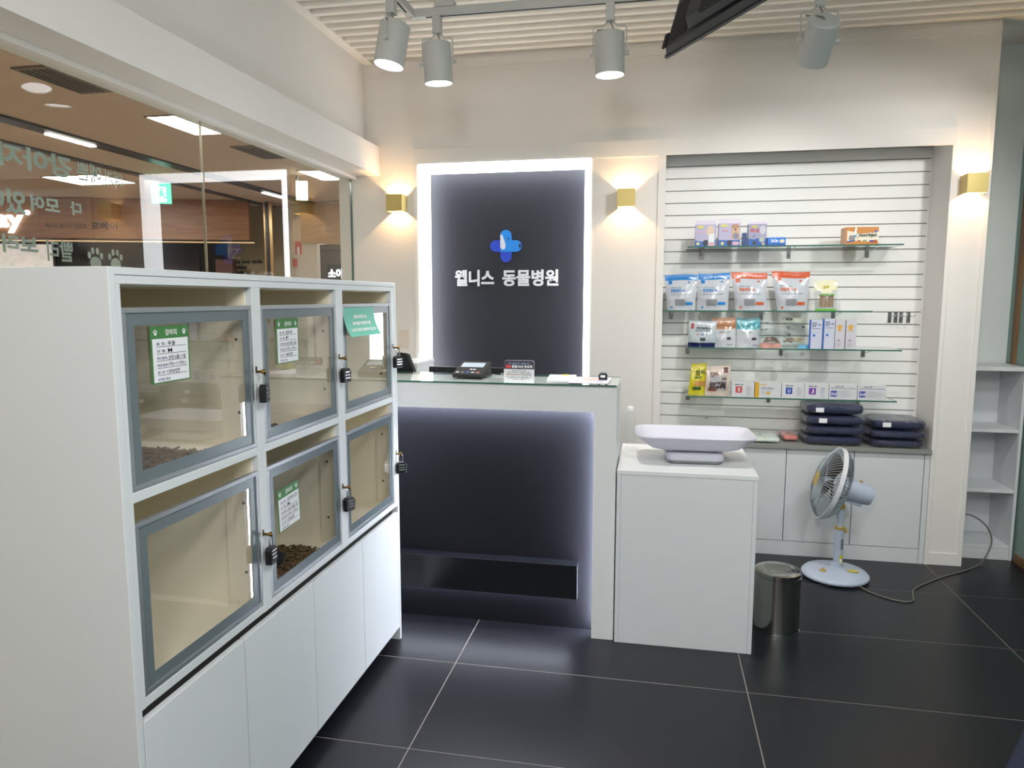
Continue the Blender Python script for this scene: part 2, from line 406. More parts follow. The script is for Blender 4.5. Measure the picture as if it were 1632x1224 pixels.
# ------------------------------------------------------------------ lit portal with the clinic sign
lp = thing('light_portal', 'tall dark sign panel framed by a glowing white light frame', 'sign panel', (-0.95, 4.57, 0))
bx('side_light', -1.496, -1.461, 4.486, 4.652, 0.0, 2.365, LEDW, lp, 0)
bx('side_light', -0.434, -0.399, 4.486, 4.652, 0.0, 2.365, LEDW, lp, 0)
bx('top_light', -1.496, -0.399, 4.486, 4.652, 2.365, 2.400, LEDW, lp, 0)
bp_ = bx('back_panel', -1.461, -0.434, 4.64, 4.654, 0.0, 2.365, NAVY, lp, 0)
bp_['label'] = 'dark navy panel'
SIGNW = mat('sign_letter_white', '#D9DADF', 0.4, var=0.01)
lettering('웰니스', (-1.297, 4.639, 1.640), XR, ZU, 0.262, 0.106, SIGNW, lp, 0.03, 0.014, 'sign_lettering')
lettering('동물병원', (-0.978, 4.639, 1.640), XR, ZU, 0.366, 0.106, SIGNW, lp, 0.03, 0.014, 'sign_lettering')
# emblem: rounded cross
BL1 = mat('emblem_light_blue', '#2387DE', 0.35, var=0.01); BL2 = mat('emblem_dark_blue', '#2746C0', 0.35, var=0.01)
em = MB().prism([(-0.951 + 0.0 + 0.0, 0, 0)] * 0 + [( -0.954 + a, 4.639, 1.897 + c) for a, c in
    (circ(0, 0.066, 0.037, n=14, a0=0, a1=PI) + [(-0.037, 0.037)] + circ(-0.066, 0, 0.037, n=14, a0=PI / 2, a1=3 * PI / 2) + [(-0.037, -0.037)] + circ(0, -0.066, 0.037, n=14, a0=PI, a1=2 * PI) + [(0.037, -0.037)] + circ(0.066, 0, 0.037, n=14, a0=-PI / 2, a1=PI / 2) + [(0.037, 0.037)])], (0, -0.014, 0)).build('emblem', BL2, lp)
def emb(pts, m, d): 
    return flat_poly(pts, (-0.954, 4.6245, 1.897), XR, ZU, m, em, 'emblem_print', d)
emb([(-0.036, -0.036 + 0.0)] + [(0.066, -0.037)] + circ(0.066, 0, 0.037, n=12, a0=-PI / 2, a1=PI / 2) + [(0.037, 0.037), (0.037, 0.066)] + circ(0, 0.066, 0.037, n=12, a0=0, a1=PI) + [(-0.037, 0.066), (-0.037, -0.02)], BL1, 0.0004)
emb([(-0.036, 0.075), (-0.022, 0.07), (-0.004, 0.02), (-0.001, -0.004), (-0.008, -0.018), (-0.02, -0.022), (-0.032, -0.017), (-0.037, -0.004)], mat('emblem_white', '#D6D8E6', 0.4), 0.0008)
emb(circ(0.016, 0.047, 0.005, n=10), INK, 0.0008); emb(circ(0.093, 0.0, 0.008, 0.013, n=12), INK, 0.0008)

# ------------------------------------------------------------------ sconces
def sconce(x, z, lab):
    t = thing('wall_sconce', lab, 'wall lamp', (x, YB - 0.05, z - 0.052), 'gold cube wall lamps')
    h, w, d, k = 0.052, 0.052, 0.10, 0.004
    y1, y0 = YB - 0.001, YB - d
    b = MB().box(x - w, x + w, y0, y0 + k, z - h, z + h).box(x - w, x - w + k, y0 + k, y1, z - h, z + h).box(x + w - k, x + w, y0 + k, y1, z - h, z + h)
    b.build('housing', GOLD, t)
    bx('lamp_block', x - 0.016, x + 0.016, y1 - 0.055, y1, z - 0.010, z + 0.010, emit('warm_led', (1.0, 0.70, 0.38), 6.0), t, 0)
    for s in (1, -1):
        l = bpy.data.lights.new('sconce_beam', 'SPOT'); l.energy = SC_W; l.color = (1.0, 0.62, 0.30); l.shadow_soft_size = 0.006
        l.spot_size = math.radians(150); l.spot_blend = 0.3
        o = bpy.data.objects.new('sconce_beam', l); COL.objects.link(o); o.parent = t
        o.location = (0, -0.004, 0.052 + 0.012 * s)
        o.rotation_euler = (0 if s < 0 else PI, 0, 0)
SC_W = 2.5
sconce(-1.628, 2.160, 'gold cube wall lamp left of the glowing sign frame')
sconce(-0.1815, 2.155, 'gold cube wall lamp between the sign panel and the slatted wall')
sconce(1.700, 2.185, 'gold cube wall lamp on the right-hand column')

# ================================================================== CAGE CABINET
CX, CB = -1.113, -1.70
cc = thing('cage_cabinet', 'tall white pet cage cabinet with six glass doors in two rows', 'cabinet', (-1.40, 2.16, 0))
bx('side_panel', CB, CX, 1.3144, 1.334, 0.0, 1.626, WHITE, cc)
bx('side_panel', CB, CX, 2.989, 3.009, 0.0, 1.626, WHITE, cc)
bx('top_panel', CB, CX - 0.001, 1.334, 2.989, 1.6095, 1.626, WHITE, cc)
bx('top_rail', CX - 0.02, CX - 0.002, 1.334, 2.989, 1.590, 1.6085, WHITE, cc)
POST = ((1.334, 1.349), (1.857, 1.903), (2.405, 2.461), (2.953, 2.989))
for y0, y1 in POST:
    bx('post', CX - 0.080, CX - 0.0015, y0, y1, 0.633, 1.590, WHITE, cc, 0.001)
bx('shelf', CB + 0.01, CX - 0.003, 1.336, 2.987, 1.110, 1.134, WHITE, cc, 0.001)
bx('bottom_rail', CB + 0.01, CX - 0.003, 1.336, 2.987, 0.633, 0.656, WHITE, cc, 0.001)
bx('base_body', CB + 0.01, CX - 0.03, 1.336, 2.987, 0.06, 0.632, mat('dark_gap', '#3A3835', 0.7), cc, 0)
for y0, y1 in ((1.3365, 1.745), (1.750, 2.1655), (2.1705, 2.586), (2.591, 2.987)):
    bx('base_door', CX - 0.019, CX - 0.0005, y0, y1, 0.062, 0.604, WHITE, cc, 0.0012)
bx('plinth', CB + 0.03, CX - 0.07, 1.336, 2.987, 0.0, 0.06, BLACKM, cc, 0)
bx('back_panel', CB, CB + 0.01, 1.334, 2.989, 0.06, 1.6095, CREAM, cc, 0)
CELLS = [(1.349, 1.857), (1.903, 2.405), (2.461, 2.953)]
ROWS = [(1.134, 1.590), (0.656, 1.110)]
SCREW = mat('screw_dark', '#5A4A38', 0.4, 0.6)
for (z0, z1) in ROWS:
    for (y0, y1) in CELLS:
        bx('lining_board', CB + 0.012, CX - 0.0815, y1 + 0.006, y1 + 0.012, z0, z1, CREAM, cc, 0)     # far side, behind the post
        bx('lining_strip', CX - 0.0795, CX - 0.022, y1 - 0.003, y1 - 0.0002, z0, z1, CREAM, cc, 0)    # strip on the post
        bx('lining_board', CB + 0.012, CX - 0.022, y0 + 0.0002, y0 + 0.004, z0, z1, CREAM, cc, 0)
        bx('lining_board', CB + 0.012, CX - 0.022, y0, y1 + 0.006, z1 - 0.003, z1 - 0.0002, CREAM, cc, 0)
        bx('lining_board', CB + 0.012, CX - 0.022, y0, y1 + 0.006, z0 + 0.0002, z0 + 0.003, CREAM, cc, 0)
        bx('lining_board', CB + 0.0102, CB + 0.013, y0, y1 + 0.006, z0, z1, CREAM, cc, 0)
        for dz in (0.10, 0.31):
            MB().cyl((CX - 0.052, y1 - 0.0045, z0 + dz), (CX - 0.052, y1 - 0.003, z0 + dz), 0.0045, n=10).build('screw', SCREW, cc)
DOORS = [(1.1355, 1.540), (0.6585, 1.063)]
for (z0, z1) in DOORS:
    for (y0, y1) in ((1.3505, 1.8555), (1.9045, 2.4035), (2.4625, 2.9515)):
        f = MB(); a = 0.012; xa, xb = CX - 0.017, CX - 0.003
        f.box(xa, xb, y0, y1, z1 - a, z1).box(xa, xb, y0, y1, z0, z0 + a).box(xa, xb, y0, y0 + a, z0 + a, z1 - a).box(xa, xb, y1 - a, y1, z0 + a, z1 - a)
        d = f.build('glass_door', ALU, cc, bevel=0.001)
        g = MB(); q = 0.040; xa, xb = CX - 0.0085, CX - 0.0068
        g.box(xa, xb, y0 + a, y1 - a, z1 - q, z1 - a).box(xa, xb, y0 + a, y1 - a, z0 + a, z0 + q).box(xa, xb, y0 + a, y0 + q, z0 + q, z1 - q).box(xa, xb, y1 - q, y1 - a, z0 + q, z1 - q)
        g.build('border_band', BAND, d)
        MB().box(CX - 0.0125, CX - 0.009, y0 + a, y1 - a, z0 + a, z1 - a).build('pane', DGLASS, d)

# brass hasps and combination padlocks
def hasp(y, z):
    MB().cyl((CX - 0.002, y, z), (CX + 0.016, y, z), 0.0036, n=10).cyl((CX + 0.014, y - 0.002, z), (CX + 0.023, y + 0.004, z + 0.001), 0.0062, 0.0075, n=12).box(CX + 0.001, CX + 0.0035, y - 0.010, y - 0.006, z - 0.002, z + 0.016).build('hasp', BRASS, cc, smooth=True)
def padlock(y, z, lab, ang):
    """y,z of the shackle top"""
    hasp(y, z + 0.002)
    T = Matrix.Translation((CX + 0.020, y, z)) @ Matrix.Rotation(ang, 4, 'Z') @ Matrix.Scale(1.15, 4)
    t = thing('padlock', lab, 'padlock', (CX + 0.017, y, z - 0.075), 'combination padlocks on the cage doors')
    pts = [T @ Vector((0, -0.0085, -0.032))] + [T @ Vector((0, 0.0085 * math.cos(PI - PI * k / 8), -0.009 + 0.0085 * math.sin(PI * k / 8))) for k in range(9)] + [T @ Vector((0, 0.0085, -0.032))]
    MB().tube(pts, 0.0026, 8).build('shackle', CHROME, t, smooth=True)
    prof = [(-0.0185, -0.074), (0.0185, -0.074), (0.0215, -0.040), (0.011, -0.029), (-0.011, -0.029), (-0.0195, -0.036)]
    MB().prism([T @ Vector((-0.0085, a, c)) for a, c in prof], T.to_3x3() @ Vector((0.017, 0, 0))).build('lock_body', BLACK, t, bevel=0.0025)
    for k in range(3):
        zz = -0.041 - 0.0095 * k
        MB().cyl(T @ Vector((0.0065, -0.012, zz)), T @ Vector((0.0065, 0.012, zz)), 0.0042, n=12).build('dial', CHROME, t, smooth=True)
for i, (y, z, a) in enumerate(((1.870, 1.349, 0.25), (2.423, 1.343, -0.2), (2.969, 1.345, -0.5), (1.871, 0.868, 0.1), (2.424, 0.864, -0.35), (2.985, 0.870, -0.9))):
    row = 'upper' if i < 3 else 'lower'
    nm = ['left', 'middle', 'right'][i % 3]
    padlock(y, z, 'black combination padlock hanging at the %s %s cage door' % (row, nm), a)

# pet cards
def card(y0, z0, w, h, rows, lab, ang=0.0):
    x = CX - 0.0055
    c0 = Vector((x, y0 + w / 2, z0 + h / 2))
    r = Vector((0, math.cos(ang), math.sin(ang))); u = Vector((0, -math.sin(ang), math.cos(ang)))
    o = c0 - r * w / 2 - u * h / 2
    t = thing('pet_card', lab, 'card', tuple(c0 - u * h / 2), 'handwritten pet cards on the cage doors')
    N = Vector((1, 0, 0))
    MB().prism([o + r * a + u * b - N * 0.001 for a, b in rct(0, w, 0, h)], N * 0.0012).build('green_sheet', GREEN, t)
    flat_poly([(a, b) for a, b in rct(w * 0.035, w * 0.965, h * 0.02, h * 0.78)], o, r, u, PAPER, t, 'white_form', 0.0006)
    lettering('강아지', o + r * w * 0.37 + u * h * 0.83 + N * 0.0008, r, u, w * 0.30, h * 0.11, WPRINT, t, 0.02)
    for cx in (0.12, 0.87):
        p = MB()
        for q in [circ(0, -0.3, 0.6, 0.5, 10)] + [circ(dx, dy, 0.2, 0.3, 8) for dx, dy in ((-0.7, 0.3), (-0.25, 0.7), (0.25, 0.7), (0.7, 0.3))]:
            p.add([o + r * (w * cx + a * w * 0.055) + u * (h * 0.885 + b * w * 0.055) + N * 0.0008 for a, b in q], [tuple(range(len(q)))])
        p.build('paw_print', WPRINT, t, fix=False)
    mk = MB(); ln = MB(); hw = MB()
    for k, (a, b) in enumerate(rows):
        zz = h * (0.665 - 0.125 * k)
        lettering(a, o + r * w * 0.13 + u * zz + N * 0.0009, r, u, w * (0.10 + 0.035 * len(a)), h * 0.05, INKB, t, 0.01, merge=mk)
        if k < 5: ln.add([o + r * aa + u * bb + N * 0.0009 for aa, bb in rct(w * 0.13, w * 0.9, zz - h * 0.028, zz - h * 0.020)], [(0, 1, 2, 3)])
        if b: lettering(b, o + r * w * 0.42 + u * (zz - h * 0.012) + N * 0.001, r, u, w * min(0.46, 0.09 * len(b) + 0.02), h * 0.078, INK, t, 0.012, merge=hw)
    mk.build('printed_words', INKB, t, fix=False); ln.build('ruled_lines', INK, t, fix=False); hw.build('handwriting', INK, t, fix=False)
LAB = ['품 종:', '성 별:', '생년월일:', '예방접종:', '분 양 가:', '성격및 특징']
card(1.438, 1.364, 0.137, 0.132, list(zip(LAB, ['푸들', 'M', '23년 6월 11일', '1차(✓) 2차( )', '70만', ''])), 'green topped pet card on the upper left cage door', 0.0)
card(1.992, 1.361, 0.137, 0.136, list(zip(LAB, ['말티푸', 'F', '23년 7월 16일', '1차( ) 2차( )', '80만', ''])), 'green topped pet card on the upper middle cage door', 0.0)
card(1.963, 0.842, 0.137, 0.134, list(zip(LAB, ['포메라니안', 'M', '23년 8월 1일', '1차( ) 2차( )', '70만', ''])), 'green topped pet card on the lower middle cage door', 0.05)
# mint flyer, curling away from the glass
t = thing('mint_flyer', 'mint green paper flyer curling off the upper right cage door', 'flyer', (CX, 2.61, 1.41))
def fsurf(u_, v_):   # u along y, v down from the top
    curl = 0.028 * v_ ** 2.2
    return Vector((CX - 0.004 + curl, 2.465 + 0.294 * u_ + 0.012 * v_, 1.526 - 0.118 * v_ + 0.01 * v_ ** 3))
MB().grid(lambda a, b_: fsurf(a, b_), 8, 10).build('sheet', MINT, t, smooth=True, fix=False)
def fmap(p): q = fsurf(p.x, p.y); return q + Vector((0.0016, 0, 0))
for body, u0, u1, v0, v1 in (('동물 판매업소는', 0.30, 0.72, 0.24, 0.36), ('반려동물 매매계약서를', 0.22, 0.80, 0.46, 0.59), ('소비자에게 제공해야 합니다', 0.10, 0.92, 0.69, 0.82)):
    vs, fs, x0, x1, y0, y1 = text_geo(body, 0.03); m_ = MB()
    m_.add([fmap(Vector((u0 + (u1 - u0) * (v[0] - x0) / (x1 - x0), v1 - (v1 - v0) * (v[1] - y0) / (y1 - y0), 0))) for v in vs], fs)
    m_.build('lettering', WPRINT, t, fix=False)

# bedding pellets
PEL = mat('wood_pellets', '#6E5638', 0.8, var=0.45, scale=60)
def bedding(y0, y1, x0, x1, z, n, lab):
    b = MB()
    for _ in range(n):
        x = random.uniform(x0, x1); y = random.uniform(y0, y1); h = z + 0.004 + random.random() * 0.012
        a = random.random() * PI; L = 0.007 + random.random() * 0.006
        d = Vector((math.cos(a), math.sin(a), random.uniform(-0.4, 0.4))) * L
        b.cyl(Vector((x, y, h)) - d, Vector((x, y, h)) + d, 0.0036, n=5)
    b.box(x0, x1, y0, y1, z + 0.0005, z + 0.004)
    o = b.build('bedding_pellets', PEL); o['kind'] = 'stuff'; tag(o, lab, 'bedding')
bedding(1.362, 1.72, -1.62, -1.150, 1.137, 1300, 'brown wood pellets on the upper left cage floor')
bedding(1.915, 2.13, -1.62, -1.150, 1.137, 700, 'brown wood pellets on the upper middle cage floor')
bedding(1.915, 2.31, -1.62, -1.150, 0.659, 1400, 'brown wood pellets on the lower middle cage floor')
t = thing('water_nozzle', 'grey water nozzle bowl inside the lower middle cage', 'feeder', (-1.23, 2.12, 0.675))
MB().lathe([(0.012, 0.0), (0.03, 0.004), (0.04, 0.03), (0.037, 0.03), (0.026, 0.008), (0.0, 0.006)], (-1.23, 2.12, 0.676), 20).build('bowl', mat('grey_metal', '#55585A', 0.35, 0.6), t, smooth=True)

# ================================================================== RECEPTION COUNTER
KX0, KX1, KX2, KY = -1.75, -0.2527, -0.1529, 3.1727
rc = thing('reception_counter', 'white reception counter with a backlit dark front panel', 'reception counter', (-0.95, 3.35, 0))
MB().prism([(KX0, KY, 1.173), (KX0, KY, 1.0557), (KX1, KY, 1.0557), (KX2, KY, 1.173)], (0, 0.030, 0)).build('top_rail', WHITE2, rc, bevel=0.0008)
MB().prism([(KX2, KY, 1.173), (KX1, KY, 1.0557), (KX1, KY, 0.0), (KX2, KY, 0.0)], (0, 0.030, 0)).build('leg', WHITE2, rc, bevel=0.0008)
bx('side_panel', KX2 - 0.02, KX2, KY + 0.031, 3.535, 0.0, 1.172, WHITE2, rc)
bx('worktop', KX0, KX2 - 0.021, KY + 0.031, 3.535, 1.14, 1.1725, WHITE2, rc)
bx('front_panel', KX0, KX2 - 0.021, 3.2614, 3.28, 0.0, 1.139, mat('counter_panel', '#121319', 0.55, spec=0.25, var=0.05), rc, 0)['label'] = 'dark navy backlit front panel'
bx('kick_board', KX0, -0.322, 3.192, 3.2605, 0.172, 0.335, mat('gloss_black_board', '#14161B', 0.22, var=0.05), rc, 0.002)
bx('led_strip', KX0, KX1 + 0.02, 3.206, 3.2605, 1.070, 1.076, LEDB, rc, 0)
bx('led_strip', KX1 + 0.022, KX1 + 0.028, 3.206, 3.2605, 0.02, 1.068, LEDB, rc, 0)
bx('led_strip', KX0, -0.36, 3.228, 3.258, 0.166, 0.1715, emit('led_cool_dim', (0.80, 0.86, 1.0), 9.0), rc, 0)
gt = MB().box(KX0, KX2 - 0.002, 3.166, 3.545, 1.1732, 1.1810)
gt.mi = [0, 0, 1, 1, 1, 1]; gt.build('glass_top', [SGLASS, GEDGE], rc)

# things on the counter
t = thing('card_terminal', 'black card payment terminal with grey screen on the counter', 'card terminal', (-0.865, 3.40, 1.181))
T = Matrix.Translation((-0.865, 3.41, 1.1812)) @ Matrix.Rotation(-0.06, 4, 'Z')
MB().prism([T @ Vector(p) for p in ((-0.085, -0.075, 0), (-0.085, 0.09, 0), (-0.085, 0.09, 0.062), (-0.085, 0.075, 0.066), (-0.085, -0.075, 0.016))], T.to_3x3() @ Vector((0.15, 0, 0))).build('body', BLACKM, t, bevel=0.004)
sl = math.atan2(0.050, 0.15); r_ = T.to_3x3() @ Vector((1, 0, 0)); u_ = T.to_3x3() @ Vector((0, math.cos(sl), math.sin(sl)))
o_ = T @ Vector((0, -0.075, 0.016))
flat_poly(rct(-0.068, 0.048, 0.085, 0.138), o_, r_, u_, mat('lcd_grey', '#9FB0BC', 0.3), t, 'screen', 0.0012)
for k, c in enumerate(('#E8E8E8', '#6B6B70', '#2B57C8', '#C8C8C8', '#D8684A')):
    flat_poly(rct(-0.074 + 0.026 * k, -0.058 + 0.026 * k, 0.018, 0.028), o_, r_, u_, mat('key_' + c[1:], c, 0.4), t, 'key', 0.0012)
lettering('-1', o_ + r_ * -0.012 + u_ * 0.052, r_, u_, 0.03, 0.010, WPRINT, t, 0.02).location += T.to_3x3() @ Vector((0, -0.0004, 0.0014))
MB().tube([(-0.778, 3.44, 1.187), (-0.75, 3.42, 1.185), (-0.72, 3.43, 1.1845), (-0.70, 3.46, 1.1845), (-0.72, 3.50, 1.185), (-0.75, 3.52, 1.185)], 0.0022, 6).build('cord', mat('cord_grey', '#B8B8B4', 0.5), t, smooth=True)

t = thing('price_sign', 'small standing notice with dark header on the counter', 'notice', (-0.603, 3.225, 1.181))
MB().prism([(-0.674, 3.222, 1.1814), (-0.533, 3.222, 1.1814), (-0.533, 3.226, 1.272), (-0.541, 3.2265, 1.2785), (-0.666, 3.2265, 1.2785), (-0.674, 3.226, 1.272)], (0, 0.003, 0)).build('board', PAPER, t)
o_ = Vector((-0.674, 3.2217, 1.1814)); uu = Vector((0, 0.045, 1)).normalized()
HD = mat('notice_header', '#45414F', 0.45, var=0.02)
flat_poly([(0.0, 0.057), (0.141, 0.057), (0.141, 0.090), (0.133, 0.0965), (0.008, 0.0965), (0.0, 0.090)], o_, XR, uu, HD, t, 'header', 0.0003)
flat_poly(rct(0.009, 0.033, 0.062, 0.076), o_, XR, uu, mat('tag_red', '#D8484A', 0.45), t, 'red_tag', 0.0006)
lettering('홈플ONE 등급제', o_ + Vector((0.037, -0.0008, 0.0625)), XR, uu, 0.095, 0.014, WPRINT, t, 0.03)
lettering('-5', o_ + Vector((0.024, -0.0008, 0.080)), XR, uu, 0.093, 0.006, mat('print_sky', '#8FB6DC', 0.5), t, 0.01)
flat_poly(rct(0.011, 0.055, 0.0295, 0.033), o_, XR, uu, mat('scale_red', '#C8786C', 0.5), t, 'scale_bar', 0.0006)
flat_poly(rct(0.055, 0.09, 0.0295, 0.033), o_, XR, uu, mat('scale_tan', '#B8A482', 0.5), t, 'scale_bar', 0.0006)
flat_poly(rct(0.09, 0.13, 0.0295, 0.033), o_, XR, uu, mat('scale_grey', '#7E8484', 0.5), t, 'scale_bar', 0.0006)
for k, (a, w) in enumerate(((0.038, 0.065), (0.02, 0.10), (0.012, 0.115), (0.012, 0.117), (0.02, 0.10), (0.038, 0.065))):
    zz = (0.049, 0.043, 0.037, 0.0205, 0.0145, 0.0085)[k]
    lettering('-%d' % (4 + k % 2), o_ + Vector((a, -0.0006, zz)), XR, uu, w, 0.0035, mat('print_grey', '#8A8C92', 0.6), t)

t = thing('paper_stack', 'small white paper stack with yellow tab on the counter', 'paper', (-0.42, 3.39, 1.181))
T = Matrix.Translation((-0.425, 3.385, 1.1812)) @ Matrix.Rotation(0.08, 4, 'Z')
MB().box(-0.065, 0.065, -0.115, 0.115, 0, 0.007, T).build('sheets', PAPER, t)
MB().box(-0.005, 0.03, 0.07, 0.118, 0.0071, 0.0085, T).build('yellow_tab', mat('tab_yellow', '#C9B83A', 0.5), t)
t = thing('printed_leaflet', 'pale leaflet with pink print at the counter end', 'leaflet', (-0.285, 3.35, 1.181))
T = Matrix.Translation((-0.285, 3.345, 1.1812)) @ Matrix.Rotation(-0.03, 4, 'Z')
MB().box(-0.09, 0.09, -0.125, 0.125, 0, 0.0012, T).build('sheet', mat('leaflet_lilac', '#D9D4E6', 0.5, var=0.02), t)
MB().add([T @ Vector((a, b, 0.0016)) for a, b in circ(0.0, 0.04, 0.05, 0.055)], [tuple(range(18))]).build('print', mat('print_salmon', '#E0A79C', 0.5), t, fix=False)
lettering('-3', T @ Vector((-0.06, -0.06, 0.0016)), T.to_3x3() @ Vector(XR), T.to_3x3() @ Vector(YR), 0.12, 0.02, mat('print_slate', '#6A6A78', 0.5), t, 0.02)
t = thing('ink_stamp', 'black self inking stamp on the pale leaflet', 'stamp', (-0.229, 3.36, 1.183))
MB().prism([(-0.249, 3.345, 1.1828), (-0.209, 3.345, 1.1828), (-0.209, 3.345, 1.208), (-0.214, 3.345, 1.213), (-0.244, 3.345, 1.213), (-0.249, 3.345, 1.208)], (0, 0.03, 0)).build('body', BLACK, t, bevel=0.003)
flat_poly(rct(-0.240, -0.218, 1.195, 1.206), (0, 3.3446, 0), XR, ZU, WPRINT, t, 'label_window', 0.0004)
MB().box(-0.243, -0.215, 3.346, 3.374, 1.2132, 1.220).build('cap', mat('stamp_cap', '#8A9096', 0.35), t, bevel=0.003)

# staff side: desk, monitors, return cabinet
sd = thing('staff_desk', 'white staff desk behind the reception counter', 'desk', (-0.95, 3.86, 0))
bx('desktop', -1.74, -0.50, 3.56, 4.10, 0.715, 0.74, WHITE, sd)
for x in (-1.73, -0.53): bx('panel_leg', x, x + 0.02, 3.58, 4.08, 0.0, 0.714, WHITE, sd)
def monitor(lab, xc, yc, w, ztop, ang, tilt):
    t = thing('monitor', lab, 'monitor', (xc, yc, 0.74))
    T = Matrix.Translation((xc, yc, ztop)) @ Matrix.Rotation(ang, 4, 'Z') @ Matrix.Rotation(tilt, 4, 'X')
    MB().box(-w / 2, w / 2, -0.018, 0.014, -0.32, 0.0, T).build('shell', BLACK, t, bevel=0.006)
    MB().box(-w / 2 + 0.008, w / 2 - 0.008, 0.0141, 0.0150, -0.31, -0.01, T).build('screen', mat('screen_dark', '#0C0E12', 0.1), t)
    for k in range(int(w / 0.012) - 3):
        x = -w / 2 + 0.02 + 0.012 * k
        if abs(x) < 0.03: continue
        MB().box(x, x + 0.005, -0.0188, -0.0176, -0.034, -0.014, T).build('vent_slot', BLACKM, t)
    b = MB(); b.cyl(T @ Vector((0, -0.01, -0.16)), Vector((xc, yc - 0.02, 0.75)), 0.02, n=12); b.box(xc - 0.11, xc + 0.11, yc - 0.09, yc + 0.09, 0.7405, 0.752)
    b.build('stand', BLACK, t, bevel=0.002)
monitor('black monitor back peeking over the counter behind the card terminal', -0.985, 3.74, 0.42, 1.194, 0.0, -0.05)
t = thing('desk_phone_screen', 'black leaning screen behind the counter left end', 'screen', (-1.42, 3.70, 0.74))
T = Matrix.Translation((-1.395, 3.70, 0.752)) @ Matrix.Rotation(0.06, 4, 'Y')
MB().prism([(-1.47, 3.72, 0.7525), (-1.275, 3.72, 0.7525), (-1.262, 3.72, 1.13), (-1.31, 3.72, 1.262), (-1.37, 3.72, 1.27), (-1.40, 3.72, 1.20)], (0, 0.028, 0)).build('shell', BLACK, t, bevel=0.006)
MB().box(-1.50, -1.25, 3.65, 3.82, 0.7405, 0.752).build('foot', BLACK, t, bevel=0.003)
t = thing('return_cabinet', 'white side cabinet standing behind the counter by the wall', 'cabinet', (-1.67, 4.30, 0))
bx('top', -1.93, -1.40, 4.125, 4.478, 1.150, 1.172, WHITE, t)
bx('side_panel', -1.42, -1.402, 4.135, 4.475, 0.0, 1.149, WHITE, t); bx('side_panel', -1.93, -1.912, 4.135, 4.475, 0.0, 1.149, WHITE, t); bx('back', -1.91, -1.421, 4.46, 4.474, 0.0, 1.149, WHITE, t)
t = tag(bx('wall_switch', -1.645, -1.575, 4.492, 4.4995, 1.235, 1.355, mat('switch_ivory', '#DFD3C6', 0.5), None, 0.002), 'ivory wall switch plate left of the glowing frame', 'switch')

# ================================================================== WHITE STAND, SCALE, BOTTLE
TX0, TX1, TY0, TY1, TZ = -0.1475, 0.4549, 3.1581, 3.762, 0.8036
st = thing('white_stand', 'plain white box stand beside the reception counter', 'stand', (0.154, 3.46, 0))
bx('top_board', TX0, TX1, TY0 - 0.002, TY1, TZ - 0.0185, TZ, WHITE2, st, 0.001)
bx('side_panel', TX0 + 0.001, TX0 + 0.019, TY0, TY1 - 0.002, 0.0, TZ - 0.019, WHITE, st, 0.001)
bx('side_panel', TX1 - 0.019, TX1 - 0.001, TY0, TY1 - 0.002, 0.0, TZ - 0.019, WHITE, st, 0.001)
bx('front_panel', TX0 + 0.0195, TX1 - 0.0195, TY0 + 0.0008, TY0 + 0.018, 0.0, TZ - 0.019, WHITE, st, 0.0008)
bx('back_panel', TX0 + 0.0195, TX1 - 0.0195, TY1 - 0.02, TY1 - 0.003, 0.0, TZ - 0.019, WHITE, st, 0.0008)

SCW = mat('scale_white', '#C6C6D2', 0.3, var=0.01)
t = thing('pet_scale', 'white pet scale with a wide curved tray on the stand', 'scale', (0.195, 3.45, TZ))
T = Matrix.Translation((0.195, 3.45, TZ)) @ Matrix.Rotation(0.05, 4, 'Z')
def rring(w, d, r, z, n=8):
    out = []
    for cx, cy, a in ((w / 2 - r, d / 2 - r, 0), (-w / 2 + r, d / 2 - r, PI / 2), (-w / 2 + r, -d / 2 + r, PI), (w / 2 - r, -d / 2 + r, 1.5 * PI)):
        out += [Vector((cx + r * math.cos(a + PI / 2 * i / n), cy + r * math.sin(a + PI / 2 * i / n), z)) for i in range(n + 1)]
    return out
def loft(rings, T=None, close=True):
    b = MB(); n = len(rings[0]); vs = [(T @ p if T is not None else p) for r in rings for p in r]
    fs = [(k * n + i, k * n + (i + 1) % n, (k + 1) * n + (i + 1) % n, (k + 1) * n + i) for k in range(len(rings) - 1) for i in range(n)]
    if close: fs += [tuple(reversed(range(n))), tuple(range((len(rings) - 1) * n, len(rings) * n))]
    return b.add(vs, fs)
def dish(w, d, r, z, dip):   # ring whose long sides sag below its corners
    return [Vector((p.x, p.y, p.z - dip * (1 - abs(p.x) / (w / 2)) ** 0.6)) for p in rring(w, d, r, z)]
loft([rring(0.30, 0.20, 0.03, 0.060), rring(0.40, 0.24, 0.05, 0.070), rring(0.50, 0.30, 0.06, 0.105), rring(0.545, 0.335, 0.07, 0.128), rring(0.54, 0.33, 0.07, 0.133), rring(0.515, 0.305, 0.065, 0.126), rring(0.42, 0.24, 0.05, 0.085), rring(0.32, 0.18, 0.03, 0.076)], T).build('tray', SCW, t, smooth=True)
loft([rring(0.255, 0.235, 0.035, 0.016), rring(0.262, 0.242, 0.036, 0.022), rring(0.258, 0.238, 0.036, 0.044), rring(0.24, 0.22, 0.03, 0.050)], T).build('base', SCW, t, smooth=True)
loft([rring(0.245, 0.225, 0.035, 0.004), rring(0.25, 0.23, 0.035, 0.0158)], T).build('underside', mat('scale_grey', '#6E7A7C', 0.5), t, smooth=True)
for sx in (-1, 1):
    for sy in (-1, 1): MB().cyl(T @ Vector((0.1 * sx, 0.09 * sy, 0.0)), T @ Vector((0.1 * sx, 0.09 * sy, 0.0045)), 0.012, n=12).build('foot', BLACKM, t)
